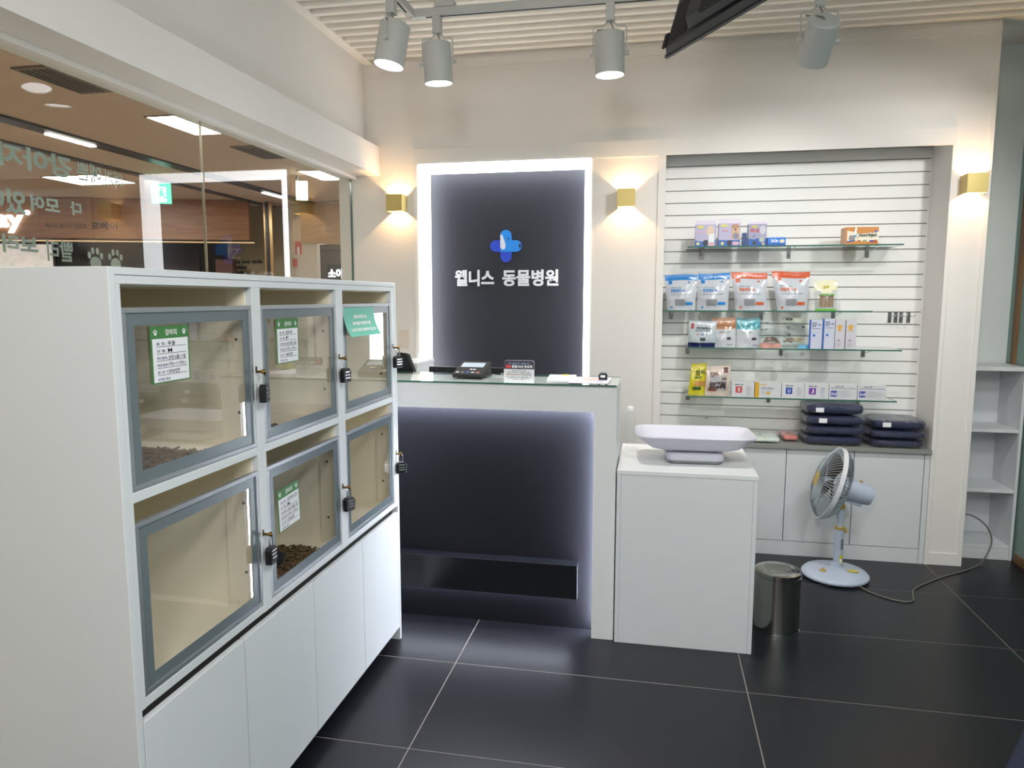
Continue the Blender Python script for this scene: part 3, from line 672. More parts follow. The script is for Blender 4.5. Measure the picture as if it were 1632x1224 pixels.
MB().box(-0.10, 0.10, -0.08, 0.08, 0.0501, 0.060, T).build('tray_support', mat('scale_mid_grey', '#8C8C92', 0.5), t)  # mid-grey block between base and tray

t = thing('water_bottle', 'clear ribbed plastic water bottle on the stand', 'bottle', (-0.108, 3.62, TZ))
pr = [(0.0, 0.002), (0.026, 0.0), (0.031, 0.006)]
for k in range(9): pr += [(0.031, 0.014 + 0.015 * k), (0.0285, 0.0205 + 0.015 * k)]
pr += [(0.031, 0.152), (0.028, 0.170), (0.0165, 0.192), (0.0135, 0.196), (0.0135, 0.204)]
MB().lathe(pr, (-0.108, 3.62, TZ), 24).build('bottle_body', glass('pet_plastic', (0.97, 0.98, 0.98), 1.35, 0.05), t, smooth=True)
MB().lathe([(0.0, 0.0), (0.0155, 0.0), (0.016, 0.003), (0.0155, 0.018), (0.0, 0.019)], (-0.108, 3.62, TZ + 0.1985), 20).build('cap', mat('cap_white', '#E4E6E8', 0.4), t, smooth=True)

# ================================================================== TRASH CAN
t = thing('trash_can', 'round stainless steel trash can beside the white stand', 'trash can', (0.60, 3.44, 0))
R_ = 0.104
MB().lathe([(0.0, 0.012), (R_ - 0.004, 0.012), (R_, 0.016), (R_, 0.272), (R_ - 0.003, 0.274), (R_ - 0.003, 0.278), (R_, 0.280)], (0.60, 3.44, 0), 48).build('body', STEEL, t, smooth=True)
MB().lathe([(R_ + 0.001, 0.281), (R_ + 0.001, 0.294), (R_ - 0.012, 0.300), (0.05, 0.303), (0.0, 0.303)], (0.60, 3.44, 0), 48).build('lid', STEEL, t, smooth=True)
MB().box(0.545, 0.655, 3.395, 3.485, 0.3025, 0.3045).build('swing_flap', STEEL, t, bevel=0.0015)
MB().cyl((0.64, 3.40, 0.304), (0.64, 3.48, 0.304), 0.003, n=8).build('flap_hinge', CHROME, t)
MB().lathe([(R_ - 0.004, 0.0), (R_ + 0.002, 0.0), (R_ + 0.002, 0.012), (R_ - 0.004, 0.0118)], (0.60, 3.44, 0), 48).build('base_ring', CHROME, t, smooth=True)

# ================================================================== STAND FAN
t = thing('stand_fan', 'small pale blue standing fan facing left near the low cabinet', 'fan', (1.035, 4.19, 0))
FB = Vector((1.035, 4.19, 0))
MB().lathe([(0.165, 0.004), (0.178, 0.012), (0.178, 0.022), (0.165, 0.036), (0.12, 0.045), (0.05, 0.052), (0.03, 0.062), (0.026, 0.085), (0.0, 0.085)], FB, 48).build('base', FANW, t, smooth=True)
for a in range(5):
    p = FB + Vector((0.15 * math.cos(a * 2 * PI / 5), 0.15 * math.sin(a * 2 * PI / 5), 0))
    MB().cyl(p, p + Vector((0, 0, 0.006)), 0.012, n=10).build('foot', FANW, t)
PX = FB + Vector((0.012, 0.0, 0))
MB().lathe([(0.025, 0.06), (0.0235, 0.29), (0.0, 0.29)], PX, 24).build('pole', FANW, t, smooth=True)
MB().lathe([(0.026, 0.278), (0.026, 0.292), (0.0, 0.292)], PX, 24).build('collar', FANY, t, smooth=True)
MB().cyl(PX + Vector((0.024, -0.006, 0.282)), PX + Vector((0.036, -0.01, 0.262)), 0.011, 0.009, n=12).build('clamp_knob', FANY, t, smooth=True)
MB().lathe([(0.0125, 0.29), (0.0125, 0.315), (0.021, 0.355), (0.022, 0.385), (0.019, 0.405), (0.0, 0.41)], PX, 20).build('neck', FANW, t, smooth=True)
MB().lathe([(0.0225, 0.396), (0.026, 0.405), (0.02, 0.425), (0.0, 0.43)], PX, 20).build('tilt_joint', FANY, t, smooth=True)
for dx, dy in ((-0.065, -0.075), (-0.02, -0.02 + 0.06)):
    p = FB + Vector((-0.075 + (dx + 0.065), -0.05 + (dy + 0.075) * 0.4, 0.047))
    MB().lathe([(0.020, 0.0), (0.018, 0.005), (0.005, 0.007), (0.004, 0.018), (0.0, 0.018)], p, 16).build('dial_knob', FANY, t, smooth=True)
# labels
def pole_label(a0, a1, z0, z1, m, nm):
    MB().grid(lambda u, v: PX + Vector((0.0252 * math.cos(a0 + (a1 - a0) * u), 0.0252 * math.sin(a0 + (a1 - a0) * u), z0 + (z1 - z0) * v)), 6, 1).build(nm, m, t, fix=False)
pole_label(-1.5, -0.7, 0.085, 0.135, mat('label_yellow', '#CFC23A', 0.5), 'yellow_label')
pole_label(-1.42, -0.78, 0.089, 0.112, PAPER, 'white_label')
pole_label(-1.35, -0.7, 0.165, 0.225, mat('label_grey', '#6C757C', 0.5), 'grey_label')
MB().add([FB + Vector((a, b, 0.0525 - 0.03 * max(0, math.hypot(a, b) - 0.05))) for a, b in circ(0.085, -0.035, 0.032, 0.02, 14)], [tuple(range(14))]).build('yellow_sticker', mat('label_yellow', '#CFC23A', 0.5), t, fix=False)
el = math.radians(17)
ax = Vector((-1.0 * math.cos(el), 0.023 * math.cos(el), math.sin(el))).normalized()
HC = Vector((0.985, 4.185, 0.540))
e1 = ax.cross(Vector((0, 0, 1))).normalized(); e2 = e1.cross(ax).normalized()
TF = Matrix((e1, e2, ax)).transposed().to_4x4(); TF.translation = HC
FR = 0.205
MB().lathe([(FR - 0.004, -0.012), (FR + 0.002, -0.012), (FR + 0.002, 0.012), (FR - 0.004, 0.012), (FR - 0.004, -0.012)], T=TF, n=64).build('rim', mat('rim_white', '#DADBDE', 0.35), t, smooth=True)
WIRE = mat('wire_grey', '#98A3A8', 0.35, 0.2)
fg, rg = MB(), MB()
for k in range(66):
    a = 2 * PI * k / 66; c, s = math.cos(a), math.sin(a)
    fg.tube([TF @ Vector((c * r, s * r, z)) for r, z in ((0.042, 0.078), (0.09, 0.072), (0.15, 0.050), (0.19, 0.022), (FR - 0.003, 0.008))], 0.0019, 4)
    rg.tube([TF @ Vector((c * r, s * r, z)) for r, z in ((0.05, -0.078), (0.12, -0.074), (0.17, -0.055), (0.195, -0.03), (FR - 0.003, -0.008))], 0.0019, 4)
for r, z in ((0.12, 0.0635),): fg.tube([TF @ Vector((r * math.cos(2 * PI * i / 48), r * math.sin(2 * PI * i / 48), z)) for i in range(48)], 0.0013, 4, closed=True)
fg.build('front_grille', WIRE, t, smooth=True); rg.build('rear_grille', WIRE, t, smooth=True)
MB().lathe([(0.0, 0.086), (0.03, 0.085), (0.045, 0.079), (0.045, 0.076), (0.0, 0.076)], T=TF, n=32).build('grille_badge', FANY, t, smooth=True)
MB().lathe([(0.0, 0.045), (0.022, 0.04), (0.028, 0.02), (0.028, -0.02), (0.0, -0.02)], T=TF, n=24).build('hub', FANW, t, smooth=True)
BLD = mat('fan_blade', '#3E342C', 0.35, var=0.15)
for k in range(4):
    def blade(u, v, a0=k * PI / 2):
        r = 0.024 + 0.15 * u; sw = (v - 0.5) * (0.55 + 0.75 * u) + 0.35 * u
        return TF @ Vector((r * math.cos(a0 + sw), r * math.sin(a0 + sw), 0.012 + (0.5 - v) * 0.045))
    MB().grid(blade, 6, 5).build('blade', BLD, t, smooth=True, fix=False)
MB().lathe([(0.0, -0.062), (0.058, -0.064), (0.062, -0.075), (0.056, -0.20), (0.050, -0.222), (0.035, -0.228), (0.0, -0.229)], T=TF, n=32).build('motor_housing', FANW, t, smooth=True)
MB().box(-0.02, 0.02, -0.072, -0.045, -0.19, -0.10, TF).build('tilt_bracket', FANW, t, bevel=0.004)
MB().cyl(TF @ Vector((0, 0.055, -0.145)), TF @ Vector((0, 0.067, -0.147)), 0.009, n=12).build('swing_knob', FANY, t)
# mains cord
cp = [(1.12, 4.06, 0.012), (1.16, 3.99, 0.004), (1.24, 3.91, 0.004), (1.31, 3.885, 0.004), (1.355, 3.915, 0.004), (1.375, 3.98, 0.004), (1.41, 4.07, 0.004), (1.50, 4.17, 0.004), (1.64, 4.30, 0.004), (1.78, 4.41, 0.004), (1.90, 4.52, 0.006), (1.97, 4.59, 0.05), (2.0, 4.61, 0.12), (1.985, 4.615, 0.19), (1.94, 4.612, 0.245), (1.87, 4.60, 0.285), (1.815, 4.58, 0.29)]
def smooth_path(p, n=5):
    p = [Vector(q) for q in p]; out = []
    for i in range(len(p) - 1):
        a, b, c, d = p[max(i - 1, 0)], p[i], p[i + 1], p[min(i + 2, len(p) - 1)]
        for k in range(n):
            s = k / n; out.append(0.5 * ((2 * b) + (c - a) * s + (2 * a - 5 * b + 4 * c - d) * s * s + (3 * b - a - 3 * c + d) * s ** 3))
    return out + [p[-1]]
MB().tube(smooth_path(cp), 0.0042, 8).build('mains_cord', mat('cord_taupe', '#6E6A64', 0.5), t, smooth=True)

# ================================================================== BOOKCASE IN THE NICHE
t = thing('open_bookcase', 'low white open bookcase in the niche right of the column', 'bookcase', (1.98, 4.80, 0))
bx('side_panel', 1.82, 1.84, 4.655, 4.95, 0, 1.14, WHITE, t, 0.001); bx('side_panel', 2.118, 2.134, 4.655, 4.95, 0, 1.14, WHITE, t, 0.001)
bx('top_board', 1.82, 2.136, 4.652, 4.95, 1.141, 1.165, WHITE, t, 0.001)
for z in (0.785, 0.421): bx('shelf', 1.841, 2.117, 4.66, 4.94, z - 0.01, z + 0.01, WHITE, t, 0.001)
bx('bottom_shelf', 1.841, 2.117, 4.66, 4.94, 0.070, 0.088, WHITE, t, 0.001); bx('plinth', 1.841, 2.117, 4.66, 4.675, 0.0, 0.069, WHITE, t, 0.001)
bx('back_board', 1.841, 2.117, 4.941, 4.95, 0.0, 1.14, WHITE, t, 0)

# ================================================================== TRACK LIGHTS
TZ0 = 2.79
tr = thing('lighting_track', 'grey ceiling lighting track in an L shape', 'track', (-0.2, 3.2, TZ0))
MB().box(-1.09, 2.0, 3.182, 3.218, TZ0, TZ0 + 0.034).build('long_rail', GREYP, tr, bevel=0.002)
MB().box(-1.105, -1.069, 0.4, 3.181, TZ0, TZ0 + 0.034).build('short_rail', GREYP, tr, bevel=0.002)
MB().box(-1.04, 1.98, 3.196, 3.204, TZ0 - 0.0012, TZ0).build('conductor_slot', BLACKM, tr)
MB().box(-1.091, -1.083, 0.42, 3.13, TZ0 - 0.0012, TZ0).build('conductor_slot', BLACKM, tr)
MB().box(-1.085, -1.02, 3.19, 3.21, TZ0 - 0.0016, TZ0).build('corner_plate', WHITE, tr)
for x, y in ((-0.93, 3.2), (0.2, 3.2), (1.3, 3.2), (-1.087, 1.6)):
    MB().box(x - 0.045, x + 0.045, y - 0.022, y + 0.022, TZ0 + 0.0345, TZ0 + 0.055).cyl((x, y, TZ0 + 0.05), (x, y, 3.032), 0.006, n=10).build('hanger', GREYP, tr)
def spot(x, y, zc, aim, lab, power, yaw=0.0, size=70):
    t = root = thing('track_spotlight', lab, 'spotlight', (x, y, TZ0), 'grey cylinder track spotlights')
    a = Vector(aim).normalized(); C = Vector((x, y, zc))
    side = Vector((math.cos(yaw), math.sin(yaw), 0)); side = (side - a * side.dot(a)).normalized(); w = a.cross(side)
    T = Matrix((side, w, a)).transposed().to_4x4(); T.translation = C
    r, h = 0.0625, 0.085
    MB().lathe([(0.0, -h), (r - 0.006, -h), (r, -h + 0.005), (r, h), (r - 0.003, h), (r - 0.003, h - 0.012), (0.0, h - 0.012)], T=T, n=40).build('can', GREYP, t, smooth=True)
    MB().lathe([(0.0, h - 0.006), (r - 0.0035, h - 0.006), (r - 0.0035, h - 0.0075), (0.0, h - 0.0075)], T=T, n=40).build('lens', LAMP, t)
    MB().box(x - 0.018, x + 0.018, y - 0.022, y + 0.022, TZ0 - 0.075, TZ0).build('adapter', GREYP, t, bevel=0.003)
    zt = TZ0 - 0.078; s0 = Vector((math.cos(yaw), math.sin(yaw), 0)); o = Vector((x, y, 0))
    for sg in (-1, 1):
        pts = [o + s0 * sg * 0.012 + Vector((0, 0, zt + 0.004)), o + s0 * sg * 0.030 + Vector((0, 0, zt - 0.014)), o + s0 * sg * 0.066 + Vector((0, 0, zt - 0.016)), o + s0 * sg * 0.0695 + Vector((0, 0, zt - 0.024)), C + side * sg * 0.0695 + Vector((0, 0, 0.02)), C + side * sg * 0.0695]
        MB().tube(pts, 0.0032, 6).build('yoke_arm', GREYP, t, smooth=True)
        MB().cyl(C + side * sg * 0.062, C + side * sg * 0.082, 0.0095, n=14).build('tilt_screw', GREYP, t, smooth=True)
    q = C - a * h
    MB().tube(smooth_path([(x, y, zt + 0.004), (x + 0.012, y, zt - 0.03), tuple(o + s0 * -0.04 + Vector((0, -0.02, zt - 0.036))), tuple(o + s0 * -0.05 + Vector((0, -0.01, zt - 0.03))), tuple((q + o * 0) + Vector((-0.01, 0, 0.012))), tuple(q)], 4), 0.0035, 6).build('cable', mat('cable_grey', '#8E8C86', 0.5), t, smooth=True)
    l = bpy.data.lights.new('spot_beam', 'SPOT'); l.energy = power; l.spot_size = math.radians(size); l.spot_blend = 0.6; l.shadow_soft_size = 0.05; l.color = (1.0, 0.985, 0.96)
    o2 = bpy.data.objects.new('spot_beam', l); COL.objects.link(o2); o2.parent = t
    o2.matrix_local = Matrix.Translation(C + a * (h + 0.005) - Vector((x, y, TZ0))) @ a.to_track_quat('-Z', 'Y').to_matrix().to_4x4()
    return root
SP = 24.0
spot(-1.087, 2.95, 2.597, (-0.16, -0.10, -1), 'grey track spotlight nearest the glass front, on the short rail', SP, yaw=PI / 2)
spot(-0.968, 3.2, 2.593, (0.03, 0.07, -1), 'grey track spotlight second from the glass front', SP)
spot(-0.212, 3.2, 2.585, (0.02, 0.02, -1), 'grey track spotlight above the counter right end', SP)
spot(0.617, 3.2, 2.585, (-0.10, 0.72, -0.69), 'grey track spotlight tilted towards the slatted wall', SP * 1.05, size=105)
# one more head of the same track, right of the picture
far_head = spot(1.82, 3.2, 2.585, (-0.45, 0.78, -0.6), 'grey track spotlight at the right end of the track', SP * 1.05, size=105)

for k_ in ('label', 'category', 'group'): del far_head[k_]
far_head.parent = ce

# ================================================================== HANGING TV
tv = thing('hanging_tv', 'black flat television hung from the ceiling, seen from behind', 'television', (0.26, 2.30, 2.4))
dv = Vector((0.505, -0.863, 0)).normalized(); nv = Vector((0.863, 0.505, 0)).normalized(); th = math.radians(17)
uv = Vector((0, 0, 1)) * math.cos(th) + nv * math.sin(th); Nv = dv.cross(uv); Nv = Nv if Nv.dot(nv) > 0 else -Nv
TT = Matrix((dv, uv, Nv)).transposed().to_4x4(); TT.translation = Vector((0.022, 2.717, 2.40))
TVB = mat('tv_plastic', '#1B1C20', 0.4, var=0.1, bump=0.02)
MB().box(0.0, 0.95, 0.0, 0.55, -0.012, 0.0, TT).build('screen_slab', TVB, tv, bevel=0.002)
MB().box(0.006, 0.944, 0.010, 0.544, 0.0002, 0.001, TT).build('display', mat('display_black', '#050608', 0.08), tv)
def frus(x0, x1, y0, y1, z0, i, z1):
    vs = [(x0, y0, z0), (x1, y0, z0), (x1, y1, z0), (x0, y1, z0), (x0 + i, y0 + i * 0.6, z1), (x1 - i, y0 + i * 0.6, z1), (x1 - i, y1 - i, z1), (x0 + i, y1 - i, z1)]
    return MB().add([TT @ Vector(v) for v in vs], [(0, 1, 2, 3), (4, 7, 6, 5), (0, 4, 5, 1), (1, 5, 6, 2), (2, 6, 7, 3), (3, 7, 4, 0)])
frus(0.012, 0.938, 0.004, 0.54, -0.0121, 0.022, -0.034).build('rear_shell', TVB, tv, bevel=0.002)
frus(0.17, 0.80, 0.03, 0.40, -0.0341, 0.03, -0.072).build('electronics_box', TVB, tv, bevel=0.003)
frus(0.045, 0.155, 0.03, 0.17, -0.0341, 0.006, -0.0375).build('speaker_panel', BLACKM, tv)
MB().box(0.012, 0.034, 0.02, 0.07, -0.038, -0.030, TT).build('corner_connector', BLACKM, tv)
MB().box(0.30, 0.46, 0.02, 0.075, -0.0845, -0.0722, TT).build('port_cover', BLACKM, tv, bevel=0.003)
c0 = TT @ Vector((0.475, 0.33, -0.073))
MB().box(0.40, 0.55, 0.26, 0.40, -0.085, -0.0722, TT).build('mount_plate', BLACKM, tv)
MB().tube([c0 - Nv * 0.012, c0 - Nv * 0.07, Vector((c0.x, c0.y, 0)) - nv * 0.08 + Vector((0, 0, c0.z + 0.08)), Vector((c0.x, c0.y, 0)) - nv * 0.08 + Vector((0, 0, 3.03))], 0.02, 12).build('ceiling_pole', BLACKM, tv, smooth=True)

# ================================================================== NAVY BENCH (corner of the frame)
t = thing('navy_bench', 'dark navy padded bench at the lower right corner', 'bench', (1.15, 1.7, 0))
dB = Vector((0.549, 0.836, 0)).normalized(); nB = Vector((0.836, -0.549, 0)).normalized()
TB = Matrix((nB, dB, Vector((0, 0, 1)))).transposed().to_4x4(); TB.translation = Vector((0.935, 1.95, 0))
NVY = mat('navy_fabric', '#141C33', 0.85, var=0.12, scale=40, bump=0.1, bscale=300)
MB().box(0.0, 0.46, -0.95, 0.30, 0.335, 0.425, TB).build('cushion', NVY, t, bevel=0.03, seg=4)
MB().box(0.012, 0.448, -0.94, 0.29, 0.10, 0.334, TB).build('base', NVY, t, bevel=0.008)
for a in (0.05, 0.41):
    for b_ in (-0.9, 0.25): MB().cyl(TB @ Vector((a, b_, 0)), TB @ Vector((a, b_, 0.0995)), 0.018, n=12).build('foot', BLACKM, t)

# ================================================================== GLASS SHELVES ON THE SLATTED WALL
BRK = mat('bracket_steel', '#7B7A78', 0.3, 0.85, var=0.05)
YS0, YS1 = 4.515, 4.784
def shelf(x0, x1, z, brs, lab):
    t = thing('glass_shelf', lab, 'shelf', ((x0 + x1) / 2, 4.65, z), 'glass shelves on the slatted wall')
    g = MB().box(x0, x1, YS0, YS1, z - 0.008, z); g.mi = [0, 0, 1, 1, 1, 1]; g.build('glass_plate', [SGLASS, GEDGE], t)
    for x in brs:
        b = MB().box(x - 0.011, x + 0.011, 4.782, 4.7875, z - 0.062, z - 0.0085)
        b.build('bracket_plate', BRK, t, bevel=0.001)
        MB().tube([(x, 4.782, z - 0.040), (x, 4.70, z - 0.030), (x, 4.60, z - 0.013), (x, 4.585, z - 0.0105)], 0.003, 6).build('bracket_arm', CHROME, t, smooth=True)
ZA, ZB, ZCc, ZD = 1.872, 1.490, 1.265, 0.9655
shelf(0.186, 1.386, ZA, (0.281, 0.81, 1.264), 'topmost glass shelf on the slatted wall, holding boxes')
shelf(0.055, 1.240, ZB, (0.105, 0.663, 1.089), 'glass shelf holding the blue and orange zip pouches')
shelf(0.202, 1.412, ZCc, (0.215, 0.79, 1.274), 'glass shelf holding the copper and teal pouches')
shelf(0.201, 1.402, ZD, (0.225, 0.728, 1.26), 'lowest glass shelf on the slatted wall, holding white boxes')
for i, x in enumerate((1.414, 1.448, 1.478, 1.520)):
    t = thing('display_hook', 'chrome display hook on the slatted wall, %s of four' % ['first', 'second', 'third', 'last'][i], 'hook', (x, 4.78, 1.415), 'empty display hooks')
    MB().box(x - 0.010, x + 0.010, 4.783, 4.7875, 1.415, 1.482).build('back_plate', BRK, t, bevel=0.001)
    MB().tube([(x, 4.783, 1.458), (x, 4.70, 1.455), (x, 4.675, 1.462), (x, 4.668, 1.470)], 0.0025, 6).build('prong', CHROME, t, smooth=True)

# ------------------------------------------------------------------ products
def pm(c, r=0.4): return mat('print_' + c.lstrip('#'), c, r, var=0.02)
def carton(lab, x0, x1, z0, z1, m, prints=(), texts=(), side=None, flap=0.0, depth=0.06, yf=4.54, ang=0.0, cat='box', grp=None):
    t = thing('carton', lab, cat, ((x0 + x1) / 2, yf + depth / 2, z0), grp)
    c = Vector(((x0 + x1) / 2, yf + depth / 2, 0)); T = Matrix.Translation(c) @ Matrix.Rotation(ang, 4, 'Z') @ Matrix.Translation(-c)
    b = MB().box(x0, x1, yf, yf + depth, z0, z1, T)
    mats = [m] + ([side] if side else [])
    if side: b.mi = [0, 0, 0, 1, 0, 1]
    b.build('box', mats, t, bevel=0.001)
    if flap: MB().box(x0 + 0.002, x1 - 0.002, yf + 0.002, yf + 0.003, z1, z1 + flap, T).build('hang_tab', pm('#D8CFE0'), t)
    R3 = T.to_3x3(); r = R3 @ Vector(XR)
    W, H = x1 - x0, z1 - z0
    for k, (nm, poly, col) in enumerate(prints):
        o = T @ Vector((x0, yf - 0.0004 - 0.0003 * k, z0))
        flat_poly([(a * W, b_ * H) for a, b_ in poly], o, r, ZU, pm(col), t, nm)
    for body, a0, a1, b0, b1, col, bold in texts:
        o = T @ Vector((x0 + a0 * W, yf - 0.0004 - 0.0003 * (len(prints) + 1), z0 + b0 * H))
        lettering(body, o, r, ZU, (a1 - a0) * W, (b1 - b0) * H, pm(col), t, bold)
    return t
def ell(cx, cy, rx, ry, n=16): return circ(cx, cy, rx, ry, n)
# top shelf
BX = 'pet care boxes on the top shelf'
carton('lilac bandage box with a pale dog leg picture, leftmost on top shelf', 0.230, 0.352, ZA, 2.003, pm('#B3AECB'), [
    ('blue_band', [(0, 0), (1, 0), (1, 0.26), (0.6, 0.30), (0.3, 0.22), (0, 0.28)], '#2E63B0'), ('photo', ell(0.72, 0.68, 0.19, 0.28), '#D6BFAE'), ('photo', [(0.62, 0.18), (0.92, 0.18), (0.9, 0.58), (0.66, 0.56)], '#E2E6EA'),
    ('photo', ell(0.5, 0.16, 0.12, 0.14), '#23263A'), ('seal', ell(0.14, 0.13, 0.08, 0.07), '#DBD68A'), ('brand_oval', ell(0.25, 0.88, 0.17, 0.065), '#D9D06A'), ('print', rct(0.1, 0.5, 0.62, 0.68), '#CFA6B6'), ('print', rct(0.62, 0.95, 0.02, 0.17), '#D0A8B4')], flap=0.022, grp=BX)
carton('lilac bandage box with a brown dog head picture on top shelf', 0.366, 0.490, ZA, 2.006, pm('#B3AECB'), [
    ('blue_band', [(0, 0), (1, 0), (1, 0.28), (0.5, 0.26), (0, 0.28)], '#2E63B0'), ('photo', ell(0.77, 0.82, 0.20, 0.15), '#B5835F'), ('photo', [(0.58, 0.35), (0.97, 0.3), (0.95, 0.82), (0.62, 0.82)], '#C9A284'), ('photo', ell(0.77, 0.74, 0.05, 0.05, 10), '#3A3030'), ('photo', ell(0.68, 0.85, 0.025, 0.025, 8), '#2A2020'), ('photo', ell(0.86, 0.85, 0.025, 0.025, 8), '#2A2020'),
    ('photo', ell(0.80, 0.45, 0.14, 0.13), '#7C8090'), ('photo', ell(0.52, 0.14, 0.12, 0.13), '#23263A'), ('print', ell(0.80, 0.12, 0.18, 0.09), '#C9A6BE'), ('seal', ell(0.18, 0.12, 0.075, 0.07), '#DBD68A'), ('brand_oval', ell(0.25, 0.90, 0.17, 0.06), '#D9D06A'), ('print', rct(0.15, 0.45, 0.66, 0.71), '#CF8FA0')], flap=0.027, grp=BX)
carton('grey blue box of pet pads with red lettering on top shelf', 0.536, 0.640, ZA, 2.000, pm('#9B9AB4'), [
    ('blue_band', [(0, 0), (1, 0), (1, 0.34), (0.6, 0.36), (0.3, 0.30), (0, 0.34)], '#2258A8'), ('photo', ell(0.78, 0.72, 0.17, 0.20), '#C4C2CC'), ('photo', ell(0.75, 0.28, 0.16, 0.12), '#A9B4AE'), ('photo', ell(0.35, 0.14, 0.12, 0.08), '#3A3540'), ('brand_oval', ell(0.33, 0.88, 0.16, 0.06), '#C9BE5A'), ('photo', [(0.22, 0.40), (0.36, 0.54), (0.42, 0.50), (0.28, 0.36)], '#6F7FB0'), ('seal', ell(0.83, 0.09, 0.07, 0.06), '#C9BE5A')],
    [('-2', 0.12, 0.58, 0.62, 0.78, '#C04858', 0.04)], flap=0.015, grp=BX)
carton('slim blue box leaning behind the pet pad box', 0.512, 0.534, ZA, 1.955, pm('#27508F'), (), (), depth=0.05, yf=4.60, grp=BX)
carton('flat bright blue box lying near the middle of the top shelf', 0.648, 0.750, ZA, 1.920, pm('#1F77D0'), [('band', rct(0.0, 1.0, 0.0, 0.28), '#1A55A8'), ('oval', ell(0.80, 0.55, 0.14, 0.22), '#E0D6C0')], [('Oral Care', 0.18, 0.58, 0.42, 0.82, '#F0F4FA', 0.04)], depth=0.09, yf=4.545, grp=BX)
carton('orange and white box with a cat picture at the right of top shelf', 1.076, 1.256, ZA, 1.972, pm('#C98238'), [
    ('white_field', [(0.05, 0.22), (1.0, 0.14), (1.0, 0.72), (0.5, 0.62), (0.05, 0.80)], '#E4DECB'), ('photo', ell(0.20, 0.36, 0.10, 0.16), '#8E8A86'), ('photo', [(0.12, 0.44), (0.14, 0.56), (0.18, 0.48)], '#77736F'), ('photo', [(0.22, 0.48), (0.27, 0.57), (0.28, 0.44)], '#77736F'), ('blue_ribbon', [(0.05, 0.12), (0.30, 0.20), (0.30, 0.26), (0.05, 0.20)], '#34559A'),
    ('dot', ell(0.30, 0.50, 0.035, 0.06, 12), '#3F86C2'), ('dot', ell(0.91, 0.74, 0.04, 0.07, 12), '#2F6FB8'), ('dot', ell(0.82, 0.66, 0.025, 0.04, 10), '#C09060'), ('dot', ell(0.37, 0.63, 0.025, 0.04, 10), '#5FA070'), ('dot', ell(0.78, 0.42, 0.02, 0.035, 10), '#5FA050'), ('dot', ell(0.38, 0.40, 0.022, 0.04, 10), '#C09050'),
    ('tag', rct(0.36, 0.47, 0.19, 0.25), '#C86A30'), ('tag', rct(0.53, 0.64, 0.20, 0.26), '#6E9A3A'), ('tag', rct(0.73, 0.87, 0.14, 0.25), '#7A3F8A'), ('dot', ell(0.92, 0.20, 0.05, 0.08, 12), '#B85A24'), ('sheen_print', [(0.24, 0.52), (0.31, 0.56), (0.34, 0.97), (0.28, 0.97)], '#F4F2EC')],  # slanted near-white strip is a sheen drawn as flat print
    [('Good friend', 0.40, 0.93, 0.46, 0.64, '#20201E', 0.03)], depth=0.10, yf=4.545, ang=0.03, side=pm('#D9A884'), grp=BX)

def pouch(name, lab, t0, t1, b0, b1, z0, z1, m, bands=(), texts=(), prints=(), thick=0.035, yc=4.585, cat='pouch', grp=None, wob=0.004, mats_extra=None, lean=0.02, gl=None):
    t = thing(name, lab, cat, ((b0 + b1) / 2, yc, z0), grp)
    ph = random.random() * 6
    def prof(u, v):
        g = (0.55 + 1.6 * v if v < 0.28 else max(0.0, 1.0 - ((v - 0.28) / 0.60) ** 2)) if v < 0.88 else 0.0
        return max(0.0, math.sin(PI * min(1, max(0, u)))) ** 0.55 * g
    def P(u, v, s):
        x = (b0 + (t0 - b0) * v) * (1 - u) + (b1 + (t1 - b1) * v) * u
        z = z0 + (z1 - z0) * v + 0.003 * math.sin(5 * u + ph) * v
        y = yc + lean * v + s * thick * prof(u, v) * (1.0 if s < 0 else 0.45) + wob * math.sin(9 * u + 3 * v + ph) * math.sin(7 * v + ph) * min(1, prof(u, v) * 2 + 0.15)
        return Vector((x, y + (0.0005 if s > 0 else 0), z))
    nu, nv = 14, 18
    b = MB(); b.grid(lambda u, v: P(u, v, -1), nu, nv)
    for j in range(nv):
        v = (j + 0.5) / nv; k = 0
        for i_, (v0, v1, mm) in enumerate(bands):
            if v0 <= v < v1: k = i_ + 1
        for i in range(nu): b.mi[j * nu + i] = k
    n0 = len(b.f); b.grid(lambda u, v: P(1 - u, v, 1), nu, nv)
    for q in range(n0, len(b.f)): b.mi[q] = b.mi[q - n0]
    b.build('bag', [m] + [mm for _, _, mm in bands], t, smooth=True, fix=False)
    def F(u, v, d): return P(u, v, -1) + Vector((0, -d, 0))
    for k, (nm, u0, u1, v0, v1, col) in enumerate(prints):
        MB().grid(lambda a, c: F(u0 + (u1 - u0) * a, v0 + (v1 - v0) * c, 0.0012 + 0.0002 * k), 6, 4).build(nm, pm(col) if isinstance(col, str) else col, t, smooth=True, fix=False)
    for body, u0, u1, v0, v1, col, bold in texts:
        vs, fs, x0, x1, y0, y1 = text_geo(body, bold)
        MB().add([F(u0 + (u1 - u0) * (q[0] - x0) / (x1 - x0), v0 + (v1 - v0) * (q[1] - y0) / (y1 - y0), 0.0055) for q in vs], fs).build('lettering', pm(col), t, fix=False)
    return t
def gloss(nm, c): return mat(nm, c, 0.22, var=0.03, bump=0.25, bscale=35, coat=0.4)
PW = gloss('pouch_white', '#C4C8CF'); PBL = gloss('pouch_blue', '#1E7CC4'); POR = gloss('pouch_orange', '#CC5A34')
G2 = 'zip pouches on the second shelf'
